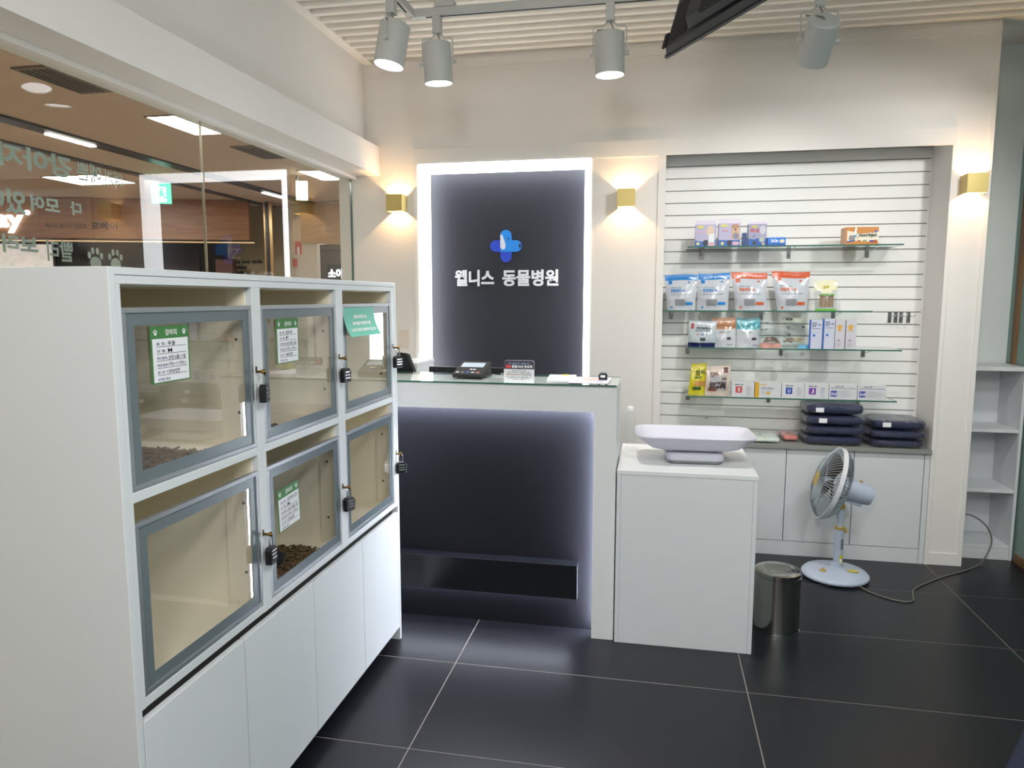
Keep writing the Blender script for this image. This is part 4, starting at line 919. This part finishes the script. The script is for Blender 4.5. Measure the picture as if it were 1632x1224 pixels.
for lab, a0, a1, c0, c1, zt, mm, col in (('white zip pouch with blue top, leftmost on the second shelf', 0.056, 0.254, 0.078, 0.243, 1.708, PBL, '#2A86CC'), ('white zip pouch with blue top beside the orange pouches', 0.257, 0.448, 0.258, 0.438, 1.714, PBL, '#2A86CC'),
                                  ('white zip pouch with orange top beside the blue pouches', 0.452, 0.664, 0.486, 0.662, 1.718, POR, '#D2643C'), ('white zip pouch with orange top beside the chew stick bag', 0.687, 0.906, 0.727, 0.893, 1.722, POR, '#D2643C')):
    pouch('zip_pouch', lab, a0, a1, c0, c1, ZB, zt, PW, [(0.83, 1.01, mm)], [('관절케어 슈', 0.16, 0.62, 0.50, 0.59, col, 0.03), ('-2', 0.16, 0.5, 0.62, 0.65, '#9AB2C0', 0.0), ('-4', 0.16, 0.80, 0.43, 0.46, '#A8B0B8', 0.0)],
          [('flag', 0.10, 0.22, 0.73, 0.83, mm), ('window', 0.28, 0.62, 0.12, 0.30, '#8C8F92'), ('print', 0.64, 0.90, 0.14, 0.22, col), ('badge', 0.12, 0.19, 0.05, 0.10, col), ('dot', 0.72, 0.78, 0.75, 0.79, mm)], thick=0.04, grp=G2)
CLR = glass('clear_bag', (0.93, 0.95, 0.95), 1.5, 0.05, 0.6, 30)
tb = pouch('chew_stick_bag', 'clear bag of brown chew sticks with a cream top', 0.928, 1.064, 0.942, 1.058, ZB, 1.668, CLR, [(0.66, 1.01, gloss('pouch_cream', '#E6E4C2')), (0.0, 0.05, gloss('pouch_lime', '#6FC23E'))], [('-1', 0.38, 0.62, 0.74, 0.82, '#B8AE4A', 0.02)], [('print', 0.30, 0.72, 0.58, 0.68, gloss('pouch_cream', '#E6E4C2'))], thick=0.035, cat='bag', grp=G2)
for k in range(7):
    x = 0.966 + 0.0115 * k
    MB().cyl((x, 4.577 + 0.004 * (k % 2), ZB + 0.02), (x + 0.001, 4.588, ZB + 0.096), 0.005, n=8).build('chew_stick', pm('#A48668'), tb, smooth=True)
MB().box(0.964, 1.042, 4.566, 4.574, ZB + 0.090, ZB + 0.098).build('green_tie', pm('#6FB23E'), tb)

G3 = 'pouches on the third shelf'
pouch('treat_pouch', 'silver white pouch with a navy bottom edge on the third shelf', 0.212, 0.377, 0.206, 0.368, ZCc, 1.426, gloss('pouch_silver', '#B9C2C8'), [(0.0, 0.14, gloss('pouch_navy', '#1B2350'))], [('마이보믹스', 0.28, 0.80, 0.66, 0.77, '#20262C', 0.03), ('-4', 0.25, 0.80, 0.60, 0.64, '#6A7078', 0.0)], [('stamp', 0.08, 0.19, 0.68, 0.88, '#A8404A'), ('print', 0.28, 0.40, 0.45, 0.50, '#C88C90'), ('print', 0.45, 0.56, 0.45, 0.50, '#6E86A8'), ('print', 0.62, 0.70, 0.45, 0.49, '#B8AC90'), ('photo', 0.42, 0.62, 0.24, 0.36, '#3C4444')], thick=0.03, yc=4.57, grp=G3)
pouch('treat_pouch', 'white pouch with a copper orange top on the third shelf', 0.350, 0.494, 0.355, 0.496, ZCc, 1.443, gloss('pouch_pale', '#C6C9CE'), [(0.60, 1.01, gloss('pouch_copper', '#BE8460'))], [('-2', 0.3, 0.75, 0.50, 0.54, '#A89C94', 0.0)], [('photo', 0.62, 0.78, 0.24, 0.33, '#4A3E40'), ('print', 0.62, 0.86, 0.06, 0.09, '#8A8A96')], thick=0.022, yc=4.62, grp=G3)
pouch('treat_pouch', 'white pouch with a teal top on the third shelf', 0.498, 0.637, 0.500, 0.638, ZCc, 1.441, gloss('pouch_pale', '#C6C9CE'), [(0.60, 1.01, gloss('pouch_teal', '#4FA6B4'))], [('-2', 0.2, 0.65, 0.50, 0.54, '#8CA8AE', 0.0)], [('photo', 0.64, 0.84, 0.24, 0.33, '#4A3E40'), ('print', 0.7, 0.9, 0.05, 0.08, '#6A6A76')], thick=0.022, yc=4.62, grp=G3)
tb = pouch('chew_bag', 'clear bag with brown chews and a pink bottom on the third shelf', 0.608, 0.765, 0.636, 0.752, ZCc, 1.392, CLR, [(0.0, 0.22, gloss('pouch_pink', '#E0A79C'))], [('-1', 0.14, 0.42, 0.82, 0.88, '#5C6468', 0.02)], thick=0.035, yc=4.57, cat='bag', grp=G3)
for k, (z_, c) in enumerate(((0.036, '#7A5E50'), (0.047, '#5E4A40'), (0.057, '#6E5A4C'))):
    MB().tube([(0.652 + 0.006 * k, 4.57, ZCc + z_), (0.68, 4.565, ZCc + z_ + 0.006), (0.712, 4.566, ZCc + z_ + 0.006), (0.742 - 0.008 * k, 4.572, ZCc + z_ - 0.002)], 0.0055, 8).build('chew', pm(c), tb, smooth=True)
pouch('chew_bag', 'clear empty-topped bag standing behind the pink chew bag', 0.618, 0.762, 0.630, 0.755, ZCc, 1.422, CLR, (), [('-1', 0.20, 0.5, 0.90, 0.95, '#5C6468', 0.02)], thick=0.012, yc=4.655, cat='bag', grp=G3)
tb = pouch('chew_bag', 'clear bag with tan chews and a sky blue corner on the third shelf', 0.772, 0.905, 0.766, 0.912, ZCc, 1.420, CLR, (), [('-1', 0.12, 0.42, 0.70, 0.75, '#5C6468', 0.02)], [('badge', 0.10, 0.24, 0.74, 0.84, '#4A4E50'), ('badge', 0.12, 0.26, 0.46, 0.56, '#4A4E50'), ('tag', 0.74, 0.86, 0.78, 0.84, '#2A2A2E'), ('blue_corner', 0.58, 0.98, 0.0, 0.14, '#7FC4E8')], thick=0.03, yc=4.575, cat='bag', grp=G3)
for dx, z_, c in ((-0.045, 0.04, '#7A6854'), (-0.03, 0.052, '#8C7860'), (0.005, 0.045, '#B8A888'), (0.02, 0.055, '#A8966E')):
    MB().tube([(0.812 + dx, 4.575, ZCc + z_), (0.832 + dx, 4.57, ZCc + z_ + 0.004), (0.862 + dx, 4.574, ZCc + z_ - 0.002)], 0.0065, 8).build('chew', pm(c), tb, smooth=True)
pouch('chew_bag', 'clear bag with a pale header standing behind the tan chew bag', 0.775, 0.902, 0.772, 0.905, ZCc, 1.446, CLR, [(0.86, 1.01, gloss('pouch_ivory', '#DCDFCC'))], [('-1', 0.15, 0.45, 0.90, 0.95, '#3C4448', 0.02)], thick=0.012, yc=4.66, cat='bag', grp=G3)
G3b = 'tall boxes on the third shelf'
for i, (x0, x1, zt) in enumerate(((0.914, 0.976, 1.436), (0.988, 1.047, 1.443))):
    carton(['tall white box with a blue side, next to the clear bags', 'tall white box with a blue side, next to the yellow printed boxes'][i], x0, x1, ZCc, zt, pm('#C9CCDC'), [('blue_edge', rct(-0.17, 0.0, 0, 1), '#2E5CA8'), ('seal', ell(0.30, 0.46, 0.16, 0.062), '#A9C4E4'), ('seal', ell(0.30, 0.46, 0.10, 0.04), '#2460B8'), ('print', rct(0.1, 0.85, 0.69, 0.705), '#5A6088'), ('print', rct(0.1, 0.6, 0.56, 0.57), '#9CB4CC')], [('-1', 0.1, 0.5, 0.875, 0.91, '#5A6088', 0.01), ('-2', 0.1, 0.88, 0.815, 0.85, '#4A5080', 0.01), ('-1', 0.1, 0.42, 0.76, 0.795, '#4A5080', 0.01)], side=pm('#2E5CA8'), depth=0.05, grp=G3b)
for i, (x0, x1) in enumerate(((1.050, 1.104), (1.109, 1.166))):
    carton(['tall pale box with yellow print, third from right end of its row', 'tall pale box with yellow print at the right end of its row'][i], x0, x1, ZCc, 1.436, pm('#CDCAD2'), [('print', ell(0.42, 0.74, 0.20, 0.11), '#D6A84A'), ('print', rct(0.12, 0.80, 0.76, 0.80), '#D9B25C'), ('print', rct(0.14, 0.72, 0.62, 0.64), '#D0A868'), ('print', rct(0.2, 0.6, 0.27, 0.285), '#96707C')], [('-1', 0.3, 0.48, 0.30, 0.33, '#6A5A6A', 0.01), ('-2', 0.15, 0.6, 0.16, 0.19, '#B89AA0', 0.0), ('-2', 0.15, 0.5, 0.09, 0.12, '#B89AA0', 0.0)], depth=0.05, grp=G3b)

G4 = 'snack packs on the lowest shelf'
pouch('snack_pack', 'bright yellow snack pack with green lettering on the lowest shelf', 0.236, 0.326, 0.219, 0.322, ZD, 1.158, gloss('pack_yellow', '#CFC21E'), (), [('REAL', 0.34, 0.96, 0.68, 0.79, '#1F4A2C', 0.02), ('70', 0.36, 0.62, 0.61, 0.67, '#1F4A2C', 0.02), ('-1', 0.32, 0.75, 0.54, 0.58, '#2E6A4A', 0.02)], [('photo', 0.30, 0.98, 0.26, 0.44, '#C08A3E'), ('green_label', 0.22, 0.72, 0.15, 0.25, '#2E5C34')], thick=0.014, yc=4.60, grp=G4)
pouch('snack_pack', 'cream snack pack with dark jerky picture on the lowest shelf', 0.326, 0.470, 0.318, 0.462, ZD, 1.146, gloss('pack_cream', '#D2C0B2'), (), [('REAL', 0.17, 0.55, 0.70, 0.80, '#6A3A34', 0.02), ('70', 0.18, 0.34, 0.63, 0.69, '#6A3A34', 0.02)], [('grey_field', 0.16, 0.88, 0.16, 0.68, '#A9A8A8'), ('photo', 0.16, 0.84, 0.22, 0.46, '#3C3034'), ('brown_label', 0.12, 0.48, 0.15, 0.25, '#7A4434'), ('badge', 0.72, 0.90, 0.76, 0.94, '#5C3430'), ('animal_print', 0.66, 0.86, 0.52, 0.60, '#7A5650')], thick=0.016, yc=4.585, grp=G4)
G5 = 'white medicine boxes on the lowest shelf'
def med(lab, x0, x1, letter, col, hdr, prints=(), texts=()):
    P_ = [('square', rct(0.18, 0.47, 0.27, 0.70), col)] if letter else []
    P_ += [('print_line', rct(0.66, 0.66 + 0.26 * random.uniform(0.5, 1), 0.10 + 0.085 * k, 0.125 + 0.085 * k), '#B4B6BC') for k in range(8)] if letter else []
    T_ = [(letter, 0.27, 0.38, 0.36, 0.62, '#F0F0F2', 0.02), (hdr, 0.16, 0.50, 0.80, 0.86, '#3C3C42', 0.02)] if letter else []
    carton(lab, x0, x1, ZD, 1.056, pm('#D3D4D8'), P_ + list(prints), T_ + list(texts), depth=0.07, grp=G5)
med('white medicine box with a red S square', 0.473, 0.606, 'S', '#C9484C', '-2')
carton('white and yellow medicine box beside the red S box', 0.610, 0.762, ZD, 1.057, pm('#D3D4D8'), [('yellow_band', rct(0.0, 0.16, 0, 1), '#D9A82E'), ('print', rct(0.18, 0.45, 0.82, 0.88), '#D9B85A'), ('yellow_tag', rct(0.44, 0.58, 0.20, 0.36), '#D9A82E'), ('print', rct(0.24, 0.68, 0.44, 0.46), '#B4B6BC'), ('print', rct(0.26, 0.36, 0.22, 0.34), '#C4C4C8')], [('LACTO ZOO+', 0.22, 0.72, 0.55, 0.68, '#9094A4', 0.02)], depth=0.07, grp=G5)
med('white medicine box with a blue U square', 0.765, 0.893, 'U', '#2246A8', '-2')
med('white medicine box with a purple J square', 0.895, 1.031, 'J', '#7A3CA0', '-2')
for i, (x0, x1) in enumerate(((1.034, 1.189), (1.192, 1.347))):
    carton(['white medicine box with a blue I/d square, next to the purple J box', 'white medicine box with a blue I/d square at the right end'][i], x0, x1, ZD, 1.055, pm('#D3D4D8'), [('square', rct(0.06, 0.28, 0.16, 0.56), '#2236A0'), ('rule', rct(0.05, 0.94, 0.72, 0.745), '#5A5A60')] + [('print_line', rct(0.33, 0.33 + 0.5 * random.uniform(0.5, 1.1), 0.12 + 0.09 * k, 0.14 + 0.09 * k), '#B8BAC0') for k in range(6)], [('I/d', 0.085, 0.255, 0.24, 0.48, '#F0F0F4', 0.02), ('-2', 0.22, 0.50, 0.83, 0.89, '#6A6A70', 0.02)], depth=0.07, grp=G5)

# ------------------------------------------------------------------ bagged cushions and packs on the low cabinet
NAVYF = mat('navy_cushion', '#141E44', 0.8, var=0.25, scale=14, bump=0.25, bscale=40)
def sup(cx, cy, cz, a, b_, c, e1=0.35, e2=0.3, nu=28, nv=14, wob=0.0, ph=0.0):
    def sg(v, e): return math.copysign(abs(v) ** e, v)
    def f(u, v):
        A = 2 * PI * u; B = -PI / 2 + PI * v
        p = Vector((a * sg(math.cos(B), e1) * sg(math.cos(A), e2), b_ * sg(math.cos(B), e1) * sg(math.sin(A), e2), c * sg(math.sin(B), e1 * 1.6)))
        w = 1 + wob * (math.sin(7 * A + ph) * math.cos(5 * B + ph) + 0.6 * math.sin(13 * A + 2 * ph))
        return Vector((cx, cy, cz)) + Vector((p.x * (1 + (w - 1) * 0.35), p.y * (1 + (w - 1) * 0.5), p.z * w))
    return MB().grid(f, nu, nv)
STK = [(1.073, z, h, w) for z, h, w in ((0.691, 0.058, 0.172), (0.750, 0.060, 0.176), (0.811, 0.062, 0.174), (0.874, 0.070, 0.170))] + [(1.424, z, h, w) for z, h, w in ((0.691, 0.050, 0.152), (0.742, 0.055, 0.156), (0.798, 0.062, 0.154))]
ordn = ['bottom', 'second', 'third', 'topmost']
for i, (cx, z, h, w) in enumerate(STK):
    side = 'left' if i < 4 else 'right'; k = i if i < 4 else i - 4
    nm = ordn[k] if not (i >= 4 and k == 2) else 'topmost'
    t = thing('bagged_cushion', '%s navy cushion in clear wrap of the %s stack on the low cabinet' % (nm, side), 'cushion', (cx, 4.63, z), 'navy pet cushions in plastic')
    cy = 4.632 + random.uniform(-0.004, 0.004); dx = random.uniform(-0.008, 0.008)
    sup(cx + dx, cy, z + h / 2, w - 0.008, 0.138, h / 2 * 0.94, wob=0.02, ph=i).build('cushion', NAVYF, t, smooth=True)
    sup(cx + dx, cy, z + h / 2, w, 0.144, h / 2 * 0.975, wob=0.02, ph=i * 1.7 + 1, nu=60, nv=22).build('plastic_bag', FILM, t, smooth=True)
    if i in (2, 3, 6): MB().box(cx - 0.10 - 0.02 * (i % 2), cx - 0.055 - 0.02 * (i % 2), cy - 0.1495, cy - 0.1485, z + 0.018, z + 0.045).build('paper_label', PAPER, t)
    for q in range(4):
        x0 = cx + w * (0.80 - 0.5 * q) + random.uniform(-0.02, 0.02); zz = z + random.uniform(0.006, 0.015); sd_ = random.random() * 6
        MB().grid(lambda u, v: Vector((x0 + 0.06 * (u - 0.5), cy - 0.134 - 0.030 * v + 0.004 * math.sin(9 * u + sd_), zz + 0.009 * math.sin(7 * u + 4 * v + sd_) * v)), 6, 4).build('bag_frill', FILM, t, smooth=True, fix=False)
t = thing('toy_pack', 'pale green and white packet lying beside the cushions', 'packet', (0.70, 4.62, 0.69))
sup(0.66, 4.60, 0.708, 0.105, 0.10, 0.014, wob=0.05, ph=2).build('contents', mat('pack_mint', '#E2ECE4', 0.4, var=0.2, scale=14), t, smooth=True)
sup(0.66, 4.60, 0.7105, 0.113, 0.11, 0.018, wob=0.08, ph=3, nu=40, nv=16).build('plastic_bag', FILM, t, smooth=True)
t = thing('toy_pack', 'red and pink striped packet next to the cushion stack', 'packet', (0.845, 4.66, 0.69))
sup(0.838, 4.67, 0.712, 0.044, 0.095, 0.016, wob=0.05, ph=5).build('contents', mat('pack_pink', '#DE7A72', 0.4, var=0.55, scale=26, stretch=(6, 1, 1)), t, smooth=True)
sup(0.838, 4.67, 0.7145, 0.050, 0.105, 0.021, wob=0.06, ph=6, nu=40, nv=16).build('plastic_bag', FILM, t, smooth=True)
t = thing('crumpled_bag', 'crumpled clear plastic bag behind the pet scale', 'bag', (0.36, 4.64, 0.69))
sup(0.34, 4.64, 0.757, 0.17, 0.11, 0.055, 0.8, 0.8, wob=0.10, ph=4, nu=60, nv=24).build('film', FILM, t, smooth=True)

# ================================================================== THE MALL OUTSIDE THE GLASS
ZM = 2.92
mc = struct(MB().box(-16, -2.051, -6, 16, ZM, ZM + 0.1).build('mall_ceiling', TAN))
struct(MB().box(-16, -2.0, -6, 16, -0.06, -0.001).build('mall_floor', mat('mall_floor', '#A89880', 0.35, var=0.05)))
struct(MB().box(-16.1, -16, -6, 16, 0, 3).build('wall_mall_west', mat('mall_wall', '#B8A88E', 0.7)))
struct(MB().box(-16, 2.3, 15.9, 16, 0, 3).build('wall_mall_north', mat('mall_wall', '#B8A88E', 0.7)))
struct(MB().box(-16, 2.3, -6.1, -6, 0, 3).build('wall_mall_south', mat('mall_wall', '#B8A88E', 0.7)))
MLIT = emit('mall_panel_light', (1.0, 0.95, 0.86), 19.0)
def panel(x0, x1, y0, y1, lab):
    t = thing('ceiling_panel_light', lab or '', 'ceiling light', ((x0 + x1) / 2, (y0 + y1) / 2, ZM), 'mall ceiling lights')
    MB().box(x0, x1, y0, y1, ZM - 0.006, ZM - 0.0005).build('diffuser', MLIT, t)
    f = MB(); e = 0.012
    f.box(x0 - e, x1 + e, y0 - e, y0, ZM - 0.01, ZM - 0.0005).box(x0 - e, x1 + e, y1, y1 + e, ZM - 0.01, ZM - 0.0005).box(x0 - e, x0, y0, y1, ZM - 0.01, ZM - 0.0005).box(x1, x1 + e, y0, y1, ZM - 0.01, ZM - 0.0005)
    f.build('frame', mat('mall_trim', '#8A7A68', 0.6), t)
    if lab is None:
        for k_ in ('label', 'category', 'group'): del t[k_]
        t.parent = mc
names = {0: 'mall ceiling light panel nearest the glass seam', 1: 'mall ceiling light panel near the right end of the glass', -1: None, -2: None, 2: None}
for k in (-2, -1, 0, 1, 2): panel(-3.79, -3.55, 4.97 + 2.36 * k, 5.57 + 2.36 * k, names[k])
panel(-6.80, -6.06, 7.12, 7.70, 'wide mall ceiling light panel above the wooden sign board')
panel(-6.80, -6.06, 3.5, 4.1, None)  # this and the next three panels are unseen, added to brighten the mall
panel(-6.80, -6.06, 0.2, 0.8, None)
panel(-9.6, -9.0, 4.5, 5.1, None)
panel(-9.6, -9.0, 0.5, 1.1, None)
for y0, y1, lab in ((3.79, 4.33, 'dark square ceiling vent near the window top'), (6.05, 6.63, 'dark square ceiling vent right of the glass seam')):
    t = thing('ceiling_vent', lab, 'vent', (-3.66, (y0 + y1) / 2, ZM))
    MB().box(-3.78, -3.53, y0, y1, ZM - 0.012, ZM - 0.0005).build('grille_frame', mat('vent_grey', '#7A6C5E', 0.6), t)
    for k in range(5): MB().box(-3.75 + 0.042 * k, -3.735 + 0.042 * k, y0 + 0.04, y1 - 0.04, ZM - 0.018, ZM - 0.0121).build('vent_blade', mat('vent_dark', '#4A4038', 0.6), t)
STRIP = mat('black_strip', '#2B2624', 0.35)
for x0, x1, lab in ((-4.96, -4.80, 'wide black ceiling channel across the mall ceiling'), (-5.66, -5.56, 'narrow black ceiling channel across the mall ceiling')):
    t = thing('ceiling_channel', lab, 'ceiling channel', ((x0 + x1) / 2, 5.5, ZM))
    MB().box(x0, x1, -5, 14, ZM - 0.02, ZM - 0.0005).build('channel', STRIP, t)
    if x1 > -5:
        for y0 in (5.25, 8.6): MB().box(x0 + 0.004, x0 + 0.06, y0, y0 + 0.5, ZM - 0.026, ZM - 0.0201).build('lamp_slot', MLIT, t)
# restaurant fascia
FO = Vector((-8.646, 8.35, 0)); FRr = Vector((0.9487, 0.3162, 0)); FN = Vector((0.3162, -0.9487, 0))
def FP(s, d, z): return FO + FRr * s + FN * d + Vector((0, 0, z))
WDF = wood('fascia_wood', '#8A5A38', '#A4744A', 3.0, 0.4)
fa = thing('shop_fascia', 'long brown wooden shop sign board across the corridor', 'sign board', tuple(FP(0.5, 0, 2.37)))
def fbox(s0, s1, d0, d1, z0, z1, nm, m, par):
    return MB().prism([FP(s0, d0, z0), FP(s1, d0, z0), FP(s1, d1, z0), FP(s0, d1, z0)], (0, 0, z1 - z0)).build(nm, m, par)
for s0, s1 in ((-3.0, -1.2), (-1.195, 0.47), (0.475, 1.98), (1.985, 3.20)): fbox(s0, s1, -0.10, 0.0, 2.372, 2.915, 'wood_panel', WDF, fa)
fbox(-3.0, 3.2, -0.10, 0.012, 2.365, 2.3715, 'bottom_edge', mat('fascia_edge', '#4A2E1C', 0.5), fa)
fbox(-3.0, 3.2, -0.32, -0.22, 2.350, 2.362, 'cove_light', emit('cove_orange', (1.0, 0.62, 0.28), 0.35), fa)
SGN = emit('sign_letter_lit', (0.86, 0.93, 1.0), 1.6)
lettering('Phobay', FP(-0.86, 0.012, 2.432), FRr, ZU, 1.14, 0.315, SGN, fa, 0.03, 0.03)
MB().cyl(FP(0.335, 0.012, 2.705), FP(0.335, 0.04, 2.705), 0.032, n=20).build('mark_disc', SGN, fa)
lettering('R', FP(0.322, 0.0415, 2.69), FRr, ZU, 0.026, 0.032, pm('#8A94A8'), fa)
lettering('베트남 쌀국수 전문점', FP(0.54, 0.004, 2.507), FRr, ZU, 0.52, 0.066, pm('#2A201C'), fa, 0.012)
lettering('포베이', FP(1.12, 0.004, 2.490), FRr, ZU, 0.34, 0.105, pm('#2A201C'), fa, 0.02)
ri = thing('restaurant_interior', 'dark restaurant interior under the wooden sign board', 'shop interior', tuple(FP(0.0, -1.6, 0)))
fbox(-3.2, 2.25, -1.0, -0.92, 0.0, 2.9, 'back_wall', mat('restaurant_dark', '#2E211B', 0.6, var=0.5, scale=2.2), ri)
fbox(-3.2, 2.4, -0.9, -0.34, 2.38, 2.9, 'bulkhead', mat('restaurant_brown', '#54382A', 0.6, var=0.2), ri)
fbox(2.62, 2.86, -0.62, -0.40, 0.0, 2.12, 'brick_pillar', mat('brick_red', '#63423A', 0.8, var=0.4, scale=14, stretch=(1, 1, 4)), ri)
mb = thing('menu_board', 'bright lit menu poster at the far left of the corridor', 'menu board', tuple(FP(-0.2, -0.6, 1.9)))
fbox(-0.5, 0.26, -0.74, -0.70, 1.75, 2.335, 'lit_face', mat('menu_lit', (0.8, 0.6, 0.5), 0.5, var=0.9, scale=7, emis=0.3, ecol=(1.0, 0.86, 0.78)), mb)
fbox(-0.53, 0.29, -0.76, -0.7405, 1.72, 2.365, 'casing', BLACK, mb)
# storefront to the right of the fascia
sf = thing('storefront_wall', 'olive beige glossy storefront with black lettering beyond the glass', 'storefront', (-5.6, 10.05, 0))
bx('panel', -6.36, -5.05, 10.02, 10.1, 0.0, 2.91, mat('olive_gloss', '#A0957A', 0.08, var=0.03), sf, 0)
for b_, x0, w, z0, h in (('Make your smile', -6.345, 0.545, 2.065, 0.075), ('Phobay', -6.335, 0.28, 1.985, 0.075), ('family', -6.33, 0.24, 1.905, 0.072)):
    lettering(b_, (x0, 10.016, z0), XR, ZU, w, h, INK, sf, 0.05)
lettering('IZ', (-6.37, 10.016, 2.16), XR, ZU, 0.20, 0.145, pm('#D8CFA8'), sf, -0.0)
pl = thing('dark_pole', 'dark pole with gilded edges in front of the storefront', 'pole', (-5.43, 9.55, 0))
bx('core', -5.455, -5.405, 9.53, 9.58, 0.0, 2.91, mat('pole_dark', '#3A2A20', 0.3), pl, 0)
bx('gilded_edge', -5.485, -5.456, 9.54, 9.57, 0.0, 2.91, mat('gilt', '#C8A878', 0.25, 0.6), pl, 0); bx('gilded_edge', -5.404, -5.355, 9.54, 9.57, 0.4, 2.91, mat('gilt', '#C8A878', 0.25, 0.6), pl, 0)
pw = thing('white_pier', 'white wall pier with red fire signs across the mall', 'wall pier', (-5.2, 9.95, 0))
bx('pier', -5.28, -4.86, 9.90, 10.0, 0.0, 2.91, mat('pier_white', '#CFC4B4', 0.6), pw, 0)
bx('red_sign', -5.20, -5.095, 9.893, 9.899, 2.20, 2.39, mat('fire_red', '#C84A3E', 0.5), pw, 0)
bx('white_mark', -5.165, -5.13, 9.891, 9.8925, 2.20, 2.31, WPRINT, pw, 0)
bx('red_box', -5.235, -5.175, 9.87, 9.899, 2.02, 2.14, mat('fire_red', '#C84A3E', 0.5), pw, 0)
cf = thing('pale_fascia', 'pale wooden fascia over a second shop at the glass end', 'sign board', (-4.4, 9.7, 2.33))
MB().prism([(-5.05, 9.80, 2.36), (-4.6, 9.66, 2.34), (-4.2, 9.58, 2.31), (-3.7, 9.54, 2.28), (-3.7, 9.8, 2.28), (-5.05, 9.86, 2.36)], (0, 0, 0.555)).build('board', wood('pale_wood', '#A8835A', '#BE9A6C', 3.0, 0.5), cf)
sh = thing('second_shop', 'grey shop interior with a white lit sign under pale fascia', 'shop interior', (-4.3, 11.0, 0))
bx('back_wall', -5.6, -3.2, 11.2, 11.3, 0.0, 2.9, mat('shop_grey', '#6C6460', 0.6, var=0.15), sh, 0)
bx('sign_box', -5.02, -4.72, 10.55, 10.6, 1.80, 2.08, mat('sign_back', '#2E3238', 0.4), sh, 0)
lettering('소이', (-5.0, 10.545, 1.87), XR, ZU, 0.24, 0.15, SGN, sh, 0.05)
bx('ceiling_strip', -5.3, -3.4, 10.4, 10.9, 2.42, 2.44, emit('shop_ceiling_glow', (1.0, 0.92, 0.84), 0.9), sh, 0)
bx('track_rail', -5.2, -3.5, 10.3, 10.32, 2.27, 2.285, BLACKM, sh, 0)
# emergency exit signs
def sign_box(lab, c, ang, w, h, face, glyph, gcol):
    t = thing('exit_sign', lab, 'exit sign', (c[0], c[1], c[2] - h / 2), 'hanging emergency exit signs')
    T = Matrix.Translation(c) @ Matrix.Rotation(ang, 4, 'Z')
    MB().box(-w / 2, w / 2, 0.0, 0.03, -h / 2, h / 2, T).build('casing', mat('sign_casing', '#7E8A84', 0.5), t)
    MB().box(-w / 2 + 0.004, w / 2 - 0.004, -0.002, -0.0002, -h / 2 + 0.004, h / 2 - 0.004, T).build('lit_face', face, t)
    for k, poly in enumerate(glyph):
        MB().add([T @ Vector((a * w, -0.003 - 0.0004 * k, b_ * h)) for a, b_ in poly], [tuple(range(len(poly)))]).build('glyph', gcol[k], t, fix=False)
    MB().cyl(T @ Vector((-w * 0.35, 0.015, h / 2)), Vector((*(T @ Vector((-w * 0.35, 0.015, 0))).xy, ZM)), 0.012, n=10).build('stem', mat('sign_casing', '#7E8A84', 0.5), t)
EG = emit('exit_green', (0.02, 0.62, 0.36), 1.0); EW = emit('exit_white', (0.75, 1.0, 0.9), 1.1); EY = emit('exit_pale', (1.0, 1.0, 0.82), 2.2); EG2 = emit('exit_green_soft', (0.3, 0.8, 0.5), 1.0)
sign_box('green running figure exit sign hanging in the mall', (-5.43, 7.3, 2.722), 0.42, 0.215, 0.235, EG, [
    rct(-0.30, 0.24, -0.40, 0.30), circ(0.02, 0.20, 0.06, 0.06, 12), [(-0.06, 0.12), (0.08, 0.14), (0.10, -0.06), (0.20, -0.16), (0.32, -0.14), (0.32, -0.20), (0.16, -0.24), (0.02, -0.10), (-0.08, -0.22), (-0.16, -0.40), (-0.24, -0.38), (-0.14, -0.14), (-0.06, 0.0)], [(-0.06, 0.12), (-0.24, 0.02), (-0.28, -0.10), (-0.23, -0.12), (-0.19, -0.01), (-0.06, 0.04)], [(0.08, 0.14), (0.18, 0.0), (0.28, 0.02), (0.28, -0.03), (0.15, -0.06)]], [EW, EG, EG, EG, EG])
sign_box('pale lit direction sign with a small green arrow in the mall', (-3.89, 7.6, 2.752), 0.42, 0.13, 0.215, EY, [[(-0.2, 0.0), (0.05, 0.14), (0.05, 0.05), (0.3, 0.05), (0.3, -0.05), (0.05, -0.05), (0.05, -0.14)], rct(0.2, 0.42, -0.45, -0.32)], [EG2, EG])
